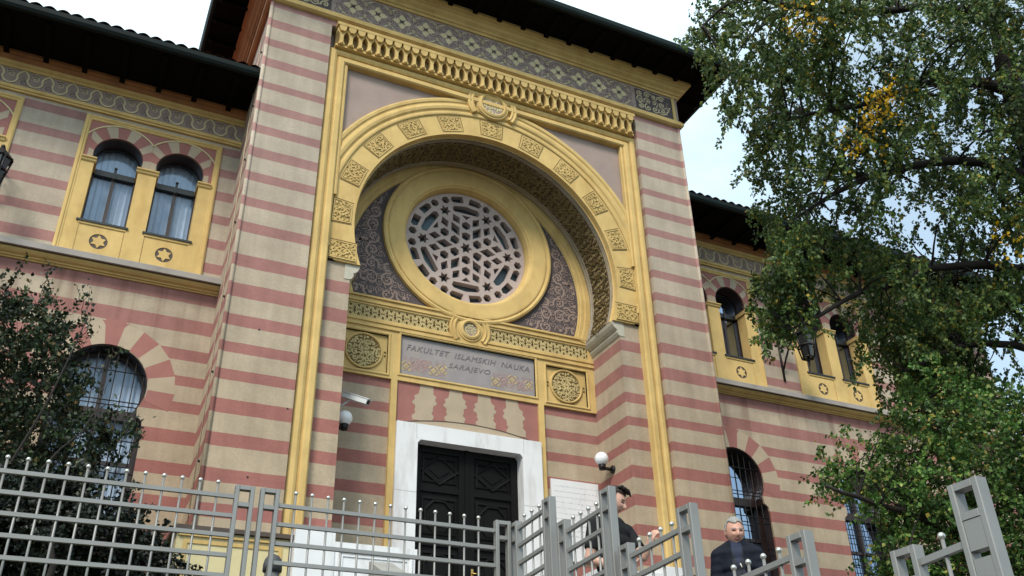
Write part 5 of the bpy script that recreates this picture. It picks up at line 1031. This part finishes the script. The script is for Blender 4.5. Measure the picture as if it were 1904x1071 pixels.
def blobs(s): return [tuple(float(v) for v in t.split(',')) for t in s.split()]
def leaves(name, parent, centres, nleaf, size, m, droop, seed, spread=1.0, strand=6):
    """leaf-by-leaf foliage: short twigs run through each clump and carry alternate leaves"""
    g = np.random.default_rng(seed); V = []; twigs = MB()
    P = []; D = []; 
    for (x, y, z, q) in centres:
        c = np.array((x, y, z)); rad = .36*q*spread; k = max(2, int(nleaf*q/strand)); nst = strand
        for s_ in range(nst):
            o = c+g.normal(0, rad*.55, 3)*(1, 1, .8); d = g.normal(0, .6, 3); d[2] = d[2]*.4-droop; d /= np.linalg.norm(d)
            ln = rad*g.uniform(1.0, 2.0); bend = g.normal(0, .25, 3)
            t = (np.arange(k)+g.random(k))/k
            p = o+d*ln*(t[:, None]-.3)+bend*ln*((t-.3)**2)[:, None]+np.array((0, 0, -droop*.35*ln))*(t**2)[:, None]
            P.append(p+g.normal(0, .022, p.shape)); D.append(np.tile(d, (k, 1)))
            if s_ < 2:
                tt = np.linspace(0, 1, 4); pp = o+d*ln*(tt[:, None]-.3)+bend*ln*((tt-.3)**2)[:, None]+np.array((0, 0, -droop*.35*ln))*(tt**2)[:, None]
                twigs.tube([tuple(a) for a in pp], [.006, .005, .004, .002], Mbarkb, 3, False, False)
    P = np.concatenate(P); D = np.concatenate(D); n = len(P)
    ax = D*.5+g.normal(0, .6, P.shape)+np.array((0, 0, -.7*max(droop, -.3))); ax /= np.linalg.norm(ax, axis=1)[:, None]
    r = g.normal(0, 1, P.shape); sd = np.cross(ax, r); sd /= np.linalg.norm(sd, axis=1)[:, None]; nn = np.cross(ax, sd)
    L = (size*g.uniform(.65, 1.25, n))[:, None]; W = L*g.uniform(.30, .42, n)[:, None]
    f = nn*L*.12
    q = np.stack([P, P+ax*L*.42+sd*W-f, P+ax*L, P+ax*L*.42-sd*W-f], 1).reshape(-1, 3)
    me = bpy.data.meshes.new(name); me.vertices.add(4*n); me.vertices.foreach_set('co', q.ravel().astype(np.float32))
    me.loops.add(6*n); me.polygons.add(2*n)
    idx = np.arange(n)[:, None]*4+np.array([0, 1, 2, 0, 2, 3]); me.loops.foreach_set('vertex_index', idx.ravel().astype(np.int32))
    me.polygons.foreach_set('loop_start', (np.arange(2*n)*3).astype(np.int32)); me.materials.append(m); me.update(calc_edges=True)
    o = bpy.data.objects.new(name, me); S.collection.objects.link(o); o.parent = parent
    if twigs.v: 
        t = twigs.build('twigs', parent, fixn=False)
    return o
def wood(name, parent, runs, m=None, nearest=None, centres=(), thin=.018):
    b = MB(); pts = []
    for run in runs:
        P = [Vector(p[:3]) for p in run]; rad = [p[3] for p in run]; Q = []; RR = []
        for i in range(len(P)-1):
            for t in range(4):
                f = t/4; a = P[max(i-1, 0)]; d = P[min(i+2, len(P)-1)]; p0, p1 = P[i], P[i+1]
                v = .5*((2*p0)+(p1-a)*f+(2*a-5*p0+4*p1-d)*f*f+(3*p0-a-3*p1+d)*f**3)
                Q.append(v+Vector((R.uniform(-1, 1), R.uniform(-1, 1), R.uniform(-1, 1)))*.03); RR.append(rad[i]*(1-f)+rad[i+1]*f)
        Q.append(P[-1]); RR.append(rad[-1]); b.tube(Q, RR, m or Mbark, 9); pts += Q
    for (x, y, z, q) in centres:
        c = Vector((x, y, z)); n = min(pts, key=lambda p: (p-c).length+max(0, p.z-c.z)*.15)
        mid = (n+c)/2+Vector((R.uniform(-.1, .1), R.uniform(-.1, .1), .12*(n-c).length)); b.tube([n, n*.5+mid*.5+Vector((0, 0, .03)), mid, c], [thin, thin*.8, thin*.55, .004], m or Mbark, 4, True, False)
    return b.build(name, parent, fixn=False)
T1 = empty('birch_tree', (6.7, -5.8, 2.9), 'tall drooping birch with small green leaves and a few yellow sprays, filling the upper right', 'tree')
T1.location = (0, 0, 0)
CR = blobs(CROWN)
wood('trunk', T1, [[(6.8, -5.7, 2.6, .26), (6.6, -5.8, 6, .22), (6.45, -5.9, 8.6, .2), (6.25, -6.1, 10.1, .18), (5.9, -6.4, 11.6, .16), (5.6, -6.7, 12.6, .13), (5.3, -6.6, 14.8, .08)],
    [(6.3, -6.1, 10.0, .10), (5.15, -5.63, 10.35, .07), (3.66, -5.23, 9.87, .05), (2.6, -4.9, 9.2, .02)],
    [(5.9, -6.4, 11.4, .10), (4.6, -6.2, 11.3, .07), (3.4, -6.0, 10.7, .045), (2.2, -5.3, 10.4, .02)],
    [(5.5, -6.7, 12.7, .09), (3.95, -6.57, 12.2, .06), (2.87, -6.08, 12.1, .045), (1.3, -5.8, 12.0, .03), (.6, -5.6, 11.3, .012)],
    [(6.45, -5.9, 8.5, .10), (5, -5.2, 8.7, .06), (3.6, -4.6, 8.2, .04), (2.5, -4.2, 7.6, .015)],
    [(6.6, -5.8, 7.0, .08), (5.4, -5.0, 7.6, .05), (4.3, -4.4, 7.2, .02)], [(6.2, -6.2, 10.5, .08), (7.2, -6.4, 11.4, .05), (8.0, -6.4, 12.0, .02)]], centres=CR)
leaves('crown', T1, CR, 400, .064, Mbirch, .75, 1)
leaves('yellow_leaves', T1, blobs(YEL), 42, .066, Mgold_leaf, .6, 2)
T2 = empty('hazel_tree', (4.9, -4.6, 2.9), 'bright green low leafy tree at the lower right in front of the right wing', 'tree'); T2.location = (0, 0, 0)
LO = blobs(LOW)
wood('trunk', T2, [[(5.0, -4.5, 2.6, .12), (4.8, -4.6, 4.2, .1), (4.5, -4.7, 5.6, .07), (4.2, -4.8, 6.6, .03)], [(4.7, -4.6, 4.6, .06), (3.4, -4.6, 5.0, .04), (2.2, -4.6, 5.2, .02)], [(4.6, -4.7, 5.2, .05), (5.6, -4.9, 6.2, .03), (6.2, -5, 6.8, .015)],
    [(4.8, -4.6, 3.8, .05), (3.6, -4.9, 4.2, .03), (2.9, -5, 4.4, .015)]], centres=LO, thin=.012)
leaves('crown', T2, LO, 240, .060, Mfresh, .35, 3, .92)
T3 = empty('pear_shrub', (-6.9, -2.5, 3), 'dark leafy shrub tree half covering the arched window at the left', 'shrub'); T3.location = (0, 0, 0)
SH = blobs(SHRUB)
wood('trunk', T3, [[(-7.1, -2.2, 2.8, .045), (-7.1, -2.2, 4.4, .035), (-7.15, -2.2, 5.6, .022), (-7.25, -2.2, 7.0, .01)], [(-7.1, -2.2, 4.2, .02), (-6.6, -2.3, 5.4, .014), (-6.3, -2.2, 6.9, .006)], [(-7.1, -2.2, 3.8, .02), (-6.4, -2.3, 5.0, .012), (-5.9, -2.2, 5.9, .005)], [(-6.9, -2.4, 4.6, .035), (-7.6, -2.4, 5.6, .02), (-7.9, -2.3, 6.6, .012)]], centres=SH[::5], thin=.005)
leaves('crown', T3, SH, 300, .062, Mdarkleaf, -.45, 4, .8)
TIP = [(-5.98+.02*k, -1.75, 6.35+.13*k, .3) for k in range(4)]+[(-6.25-.03*k, -2, 6.75+.12*k, .3) for k in range(6)]+[(-6.8, -2, 7.05+.12*k, .3) for k in range(5)]+[(-5.75+.05*k, -2, 5.85-.04*k, .32) for k in range(6)]+[(-6.05+.03*k, -2, 5.3-.05*k, .3) for k in range(5)]
leaves('shoots', T3, TIP, 46, .058, Mdarkleaf, -.8, 6, .7)
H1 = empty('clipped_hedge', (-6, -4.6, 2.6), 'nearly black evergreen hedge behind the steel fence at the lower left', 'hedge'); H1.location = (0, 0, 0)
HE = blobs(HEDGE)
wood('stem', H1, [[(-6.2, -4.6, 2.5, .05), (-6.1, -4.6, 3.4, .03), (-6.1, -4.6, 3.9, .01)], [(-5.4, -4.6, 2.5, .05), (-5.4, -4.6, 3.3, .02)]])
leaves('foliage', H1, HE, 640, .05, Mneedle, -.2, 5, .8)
FP = empty('flowering_plant', (-4.9, -5.55, 3.0), 'small plant with red and white blossoms at the bottom edge behind the fence', 'flowers'); FP.location = (0, 0, 0)
mr_ = mat('red_petal', (.5, .02, .03), var=.2, bump=0); mw_ = mat('white_petal', (.7, .68, .62), var=.1, bump=0)
b = MB()
for k in range(9):
    p = Vector((-5.03+.06*(k % 4)+R.uniform(-.03, .03), -5.35+R.uniform(-.05, .05), 3.13+R.uniform(-.05, .06)))
    for t in range(6): b.sphere(p+Vector((.014*cos(t), .014*sin(t), .006*sin(t*3))), .013, mr_ if k % 3 == 0 else mw_, 6, 5, (1, 1, .6))
b.build('blossom', FP)
b = MB()
for k in range(12): b.tube([(-4.92+R.uniform(-.05, .05), -5.38, 2.6), (-4.95+R.uniform(-.12, .1), -5.36, 2.9), (-4.95+R.uniform(-.15, .12), -5.35, 3.1)], .004, Mneedle, 4)
b.build('stem', FP, fixn=False)

# ------------------------------------------------------------------ people
Mskin = mat('skin', (.52, .27, .20), rough=.5, var=.07, scale=14, bump=.05, spec=.4)
Mskin2 = mat('pale_skin', (.50, .29, .22), rough=.5, var=.07, scale=14, bump=.05, spec=.4)
Mlip = mat('lips', (.33, .10, .085), rough=.45, var=.1, bump=0); Mteeth = mat('teeth', (.6, .56, .48), rough=.3, var=.05, bump=0)
Meye = mat('dark_eye', (.035, .022, .018), rough=.25, var=.1, bump=0); Mshade = mat('eye_lid', (.27, .13, .095), rough=.55, var=.1, bump=0)
Mghair = mat('grey_hair', (.27, .265, .25), rough=.7, var=.35, scale=60, bump=.8, bscale=160); Mdhair = mat('dark_hair', (.018, .012, .009), rough=.5, var=.4, scale=60, bump=.8, bscale=150)
Mnavy = mat('navy_padded_jacket', (.006, .008, .016), rough=.8, var=.3, spec=.2, bump=.1)
Mblue = mat('blue_shirt', (.022, .028, .055), var=.12); Mtee = mat('black_tshirt', (.007, .007, .008), rough=.85, var=.25, bump=.3, bscale=30)
Mcamo = mat('patterned_grey_trousers', (.16, .16, .17), var=.75, scale=16, bump=.2); Mjean = mat('dark_trousers', (.02, .022, .03), var=.2); Mshoe = mat('shoe', (.02, .02, .02), rough=.5)
def quilt(m):
    n = m.node_tree; L = n.links; bs = n.nodes['Principled BSDF']; g = n.nodes.new('ShaderNodeNewGeometry'); w = n.nodes.new('ShaderNodeTexWave'); w.bands_direction = 'Z'; w.inputs['Scale'].default_value = 4.5; w.inputs['Distortion'].default_value = .8
    bp = n.nodes.new('ShaderNodeBump'); bp.inputs['Strength'].default_value = .45; bp.inputs['Distance'].default_value = .012; L.new(g.outputs['Position'], w.inputs[0]); L.new(w.outputs[0], bp.inputs['Height']); L.new(bp.outputs[0], bs.inputs['Normal'])
quilt(Mnavy)
def remesh(b, name, parent, vox, mats, colf, smooth=3):
    o = b.build('tmp', fixn=False); md = o.modifiers.new('r', 'REMESH'); md.mode = 'VOXEL'; md.voxel_size = vox; md.use_smooth_shade = True
    sm = o.modifiers.new('s', 'SMOOTH'); sm.iterations = smooth; sm.factor = .5
    bpy.context.view_layer.update(); me = bpy.data.meshes.new_from_object(o.evaluated_get(bpy.context.evaluated_depsgraph_get())); bpy.data.objects.remove(o)
    me.name = name; me.materials.clear()
    for m in mats: me.materials.append(m)
    for p in me.polygons: p.use_smooth = True; p.material_index = colf(p.center)
    q = bpy.data.objects.new(name, me); S.collection.objects.link(q); q.parent = parent
    return q
def gau(dx, dz, sx, sz): return math.exp(-(dx/sx)**2-(dz/sz)**2)
def headgrid(b, M, m, k=1.0, only=None, puff=0, smile=0):
    """human head: x = across, y = forward, z = up, centre between the ears"""
    nu, nv = 64, 48; vs = []; keep = {}
    for j in range(nv+1):
        t = pi*j/nv
        for i in range(nu):
            a = 2*pi*i/nu; dx, dy, dz = sin(t)*sin(a), sin(t)*cos(a), cos(t)
            x = .077*dx; y = (.098 if dy > 0 else .105)*dy; z = .118*dz
            if dz < 0:                                        # jaw narrows and moves forward
                u = -dz; x *= 1-.26*u*u; y = y*(1-.22*u) + (.014*u if dy > 0 else .035*u)
            if dy > 0:
                f = max(0, dy)
                y += f*.030*gau(x, z+.022, .012, .026)        # nose
                y += f*.010*gau(x, z+.034, .017, .010)        # nose tip and wings
                y += f*.007*gau(x, z-.022, .055, .010)        # brow
                y -= f*.012*gau(abs(x)-.031, z-.004, .015, .012)   # sockets
                y += f*.007*gau(abs(x)-.038, z+.028, .018, .016)   # cheeks
                y += f*.007*gau(x, z+.064, .022, .009)        # lips
                y -= f*.005*gau(x, z+.083, .025, .008)
                y += f*.010*gau(x, z+.103, .022, .014)        # chin
            s = k+puff*(.5+.5*dz)
            vs.append((x, y, z, s))
    def ok(x, y, z): return only is None or only(x, y, z)
    out = [M @ Vector((x*s, y*s, z*s)) for x, y, z, s in vs]
    fs = []
    for j in range(nv):
        for i in range(nu):
            q = (j*nu+i, j*nu+(i+1) % nu, (j+1)*nu+(i+1) % nu, (j+1)*nu+i)
            c = [sum(vs[e][d] for e in q)/4 for d in range(3)]
            if ok(*c): fs.append(q)
    b.add(out, fs, m, True)
    return b
def hand(b, wrist, fdir, pdir, m, curl=.5, side=1):
    """palm plus four unequal bent fingers and a thumb; fdir = along fingers, pdir = palm normal"""
    f = Vector(fdir).normalized(); p = Vector(pdir); p = (p-f*p.dot(f)).normalized(); s = f.cross(p)*side; w = Vector(wrist)
    for k in range(5): b.tube([w+s*(-.032+.016*k)*.6, w+f*.045+s*(-.032+.016*k)*.9, w+f*.088+s*(-.030+.015*k)], [.015, .014, .011], m, 8)
    for k, L_ in enumerate((.058, .072, .077, .07)):
        o = w+f*.088+s*(.030-.019*k); d = f.copy(); pts = [o]
        for j, seg in enumerate((.45, .32, .23)):
            ang = curl*(.35+.5*j); d = (f*cos(ang*(1))+p*sin(ang)).normalized(); pts.append(pts[-1]+d*L_*1.15*seg)
        b.tube(pts, [.0095, .009, .008, .0065], m, 8); b.sphere(pts[-1], .0066, m, 8, 6)
    t0 = w+f*.025+s*.026; b.tube([t0, t0+s*.030+f*.022+p*.008, t0+s*.040+f*.052+p*.02, t0+s*.034+f*.074+p*.028], [.013, .011, .0095, .007], m, 8)
def person(pos, F, HF, hp, arms, lab, cfg):
    F = Vector((F[0], F[1], 0)).normalized(); Rr = Vector((-F.y, F.x, 0))  # the viewer's right when F points at the viewer
    o = empty('person', pos, lab, 'person')
    P = lambda x, y, z: Rr*x+F*y+Vector((0, 0, z))
    H2 = Vector((HF[0], HF[1], 0)).normalized(); HR_ = Vector((-H2.y, H2.x, 0)); up_ = Vector((0, 0, 1))
    fwd = (H2*cos(hp)-up_*sin(hp)).normalized(); upp = (up_*cos(hp)+H2*sin(hp)).normalized()
    hc = P(0, .03, 1.635-cfg.get('duck', 0))+H2*.015
    M = Matrix((HR_, fwd, upp)).transposed().to_4x4(); M.translation = hc
    Mi = M.inverted()
    sk = cfg['skin']
    b = MB()
    headgrid(b, M, sk)
    for s in (-1, 1):   # ears
        for t in range(7):
            a = -1.2+t*.5; b.sphere(M @ Vector((s*.080, -.010+.014*cos(a), -.008+.026*sin(a))), .009, sk, 8, 6)
        b.sphere(M @ Vector((s*.077, -.008, -.01)), .016, sk, 8, 6, (.6, 1, 1.3))
    wd_ = cfg.get('wide', 1)
    b.tube([P(0, -.01, 1.40), P(0, 0, 1.49), hc+Vector((0, 0, -.06))-H2*.015], [.075, .060, .058], sk, 16)
    def limb(bb, m, g, armg, lower=False, upper=True, arms_on=True, sleeve=1.0):
        if upper:
            for z, w_, d_ in ((.98, .155, .115), (1.08, .145, .11), (1.18, .155, .115), (1.28, .172, .12), (1.37, .175, .11), (1.42, .14, .09)):
                bb.sphere((0, 0, 0), 1, m, 20, 12, (w_*wd_+g, d_*wd_+g, .09+g*.5)); k = len(bb.v)-(2+11*20)
                for q in range(k, len(bb.v)): x, y, zz = bb.v[q]; bb.v[q] = tuple(P(x, y, z+zz))
            for s in (0, 1):
                sh, el, wr = [Vector(v) for v in arms[s][:3]]
                bb.tube([P((-.08, .08)[s], 0, 1.40), sh], [.07+g, .058+g], m, 12); bb.sphere(sh, .057+g, m, 12, 8)
                if arms_on:
                    e2 = sh.lerp(el, min(1, sleeve*2)) if sleeve < .5 else el
                    bb.tube([sh, sh.lerp(e2, .5), e2], [.053+armg, .048+armg, .041+armg], m, 12)
                    if sleeve >= 1: bb.sphere(el, .041+armg, m, 12, 8); bb.tube([el, el.lerp(wr, .4), wr], [.041+armg, .038+armg, .027+armg], m, 12)
        if lower:
            bb.sphere((0, 0, 0), 1, m, 20, 12, (.165+g, .125+g, .11)); k = len(bb.v)-(2+11*20)
            for q in range(k, len(bb.v)): x, y, zz = bb.v[q]; bb.v[q] = tuple(P(x, y, .93+zz))
            for s in (-1, 1):
                st = .17*s*cfg.get('stride', 0)
                bb.tube([P(s*.09, 0, .92), P(s*.10, st*.5+.02, .50), P(s*.105, st, .10)], [.088+g, .060+g, .043+g*1.4], m, 14)
    limb(b, sk, 0, 0, True)
    for s in (0, 1):
        sh, el, wr, fd, pd, cu = arms[s]; hand(b, wr, fd, pd, sk, cu, 1 if s else -1)
    for s in (-1, 1): b.sphere(P(s*.105, .17*s*cfg.get('stride', 0)+.03, .06), .05, sk, 12, 8, (1, 1.3, .9))
    def col(c):
        q = Mi @ c
        if abs(q.x) < .09 and abs(q.z) < .14 and q.y > .03:
            ax = abs(q.x)
            if (q.x/.030)**2+((q.z+.066-.25*abs(q.x))/.011)**2 < 1 and cfg['smile']: return 3 if abs(q.z+.064-.2*abs(q.x)) < .002 and abs(q.x) < .013 else 1
            if (q.x/.024)**2+((q.z+.066)/.0075)**2 < 1: return 1
            if ((ax-.031)/.0145)**2+((q.z-.003)/.0042)**2 < 1: return 2
            if ((ax-.031)/.018)**2+((q.z-.003)/.010)**2 < 1: return 4
            if abs(ax-.032) < .019 and abs(q.z-.024+((ax-.03)*.12)) < .0042: return 5
            if ax < .009 and abs(q.z+.045) < .004 and ax > .003: return 4
        return 0
    remesh(b, 'body', o, .0048, [sk, Mlip, Meye, Mteeth, Mshade, cfg['hairm']], col, 1)
    # hair
    b = MB()
    hl = cfg['hairline']
    headgrid(b, M, cfg['hairm'], 1.022, hl, cfg['puff'])
    if cfg['quiff']:
        for k in range(26):
            x = -.055+.11*(k % 9)/8; y = .02+.03*(k//9); q = M @ Vector((x, y, .112-.25*x*x*30*.1)); q2 = M @ Vector((x*.9+.01, y+.045, .130-.02*(k//9))); b.tube([q, q.lerp(q2, .6)+upp*.012, q2], [.016, .013, .004], cfg['hairm'], 6)
    h = b.build('hair', o, fixn=False); sd_ = h.modifiers.new('t', 'SOLIDIFY'); sd_.thickness = .006; sd_.offset = -1
    # clothes
    b = MB(); limb(b, cfg['top'], cfg['tg'], cfg['ag'], False, True, True, cfg['sleeve'])
    if cfg['collar']:
        for t in range(15):
            a = radians(-60+t*300/14)-pi/2+0; a = radians(120+300*t/14); b.sphere(P(.078*cos(a), .078*sin(a)-.005, 1.475+.012*sin(a)*-1), .022, cfg['top'], 8, 6, (1, 1, 1.5))
    def c2(c):
        v = c; x = v.dot(Rr); y = v.dot(F); z = v.z
        if cfg['collar'] and y > .04:
            if abs(x) < .045 and z > 1.0: return 1 if abs(x) < (z-1.24)*.26 else 2
        return 0
    remesh(b, 'jacket' if cfg['collar'] else 't_shirt', o, .011, [cfg['top'], Mblue, Mjean], c2, 2)
    b = MB(); limb(b, cfg['leg'], .016, 0, True, False); remesh(b, 'trousers', o, .014, [cfg['leg']], lambda c: 0, 2)
    for s in (-1, 1):
        b = MB(); y = .17*s*cfg.get('stride', 0); b.tube([P(s*.105, y-.07, .05), P(s*.107, y+.02, .055), P(s*.11, y+.13, .04), P(s*.11, y+.17, .035)], [.045, .048, .042, .028], Mshoe, 12)
        b.build('shoe', o)
    return o, P, F, Rr, M
# older man, smiling down at the street
posA = (-.775, -6.42, 2.27)
FA = Vector((-.60, -.80, 0)); RA = Vector((.80, -.60, 0))
PA = lambda x, y, z: FA*y+RA*x+Vector((0, 0, z))
armsA = [(PA(-.152, 0, 1.375), PA(-.205, -.02, 1.10), PA(-.25, .10, .88), Vector((-.1, -.1, -1)), RA, .5), (PA(.152, 0, 1.375), PA(.21, .0, 1.10), PA(.24, .16, .90), Vector((0, -.2, -1)), -RA, .6)]
oA, *_r = person(posA, FA, (-.36, -.93), .24, armsA, 'older grey-haired man in a navy padded jacket, smiling down over the railing',
    dict(duck=.062, wide=.86, skin=Mskin, smile=1, hairm=Mghair, hairline=lambda x, y, z: (z > .074+.008*sin(x*90)-.12*abs(x)-.02*(y < 0) and y < .10) or (y < -.015 and z > -.06) or (abs(x) > .055 and y < .018 and z > .0), puff=.012, quiff=0, top=Mnavy, tg=.02, ag=.02, sleeve=1, collar=1, leg=Mjean))
b = MB(); b.tube([PA(.01, .165, 1.27), PA(.02, .17, 1.235)], .005, Mteeth, 6); b.build('zip_pull', oA)
# young man in black, looking down at his raised hand
posB = Vector((-1.885, -6.20, 2.42)); 
FB = Vector((.30, -.95, 0)).normalized(); RB = Vector((-FB.y, FB.x, 0))
PB = lambda x, y, z: FB*y+RB*x+Vector((0, 0, z))
wrB = Vector((-1.632, -6.36, 3.665))-posB
armsB = [(PB(-.19, 0, 1.40), PB(-.25, -.04, 1.12), PB(-.16, .20, 1.02), PB(.6, .7, .1), Vector((0, 0, 1)), .7), (PB(.19, .0, 1.40), PB(.20, .16, 1.17), wrB, Vector((.1, -.6, .75)), Vector((.9, -.1, .2)), 1.1)]
person(tuple(posB), FB, (.80, -.60), .38, armsB, 'young man in a black t-shirt looking down behind the railing posts, one hand raised',
    dict(skin=Mskin2, smile=0, hairm=Mdhair, hairline=lambda x, y, z: (z > .066 and y < .088) or (y < -.005 and z > -.05) or (abs(x) > .055 and y < .020 and z > -.01), puff=.07, quiff=1, top=Mtee, tg=.020, ag=.022, sleeve=.36, collar=0, leg=Mcamo))
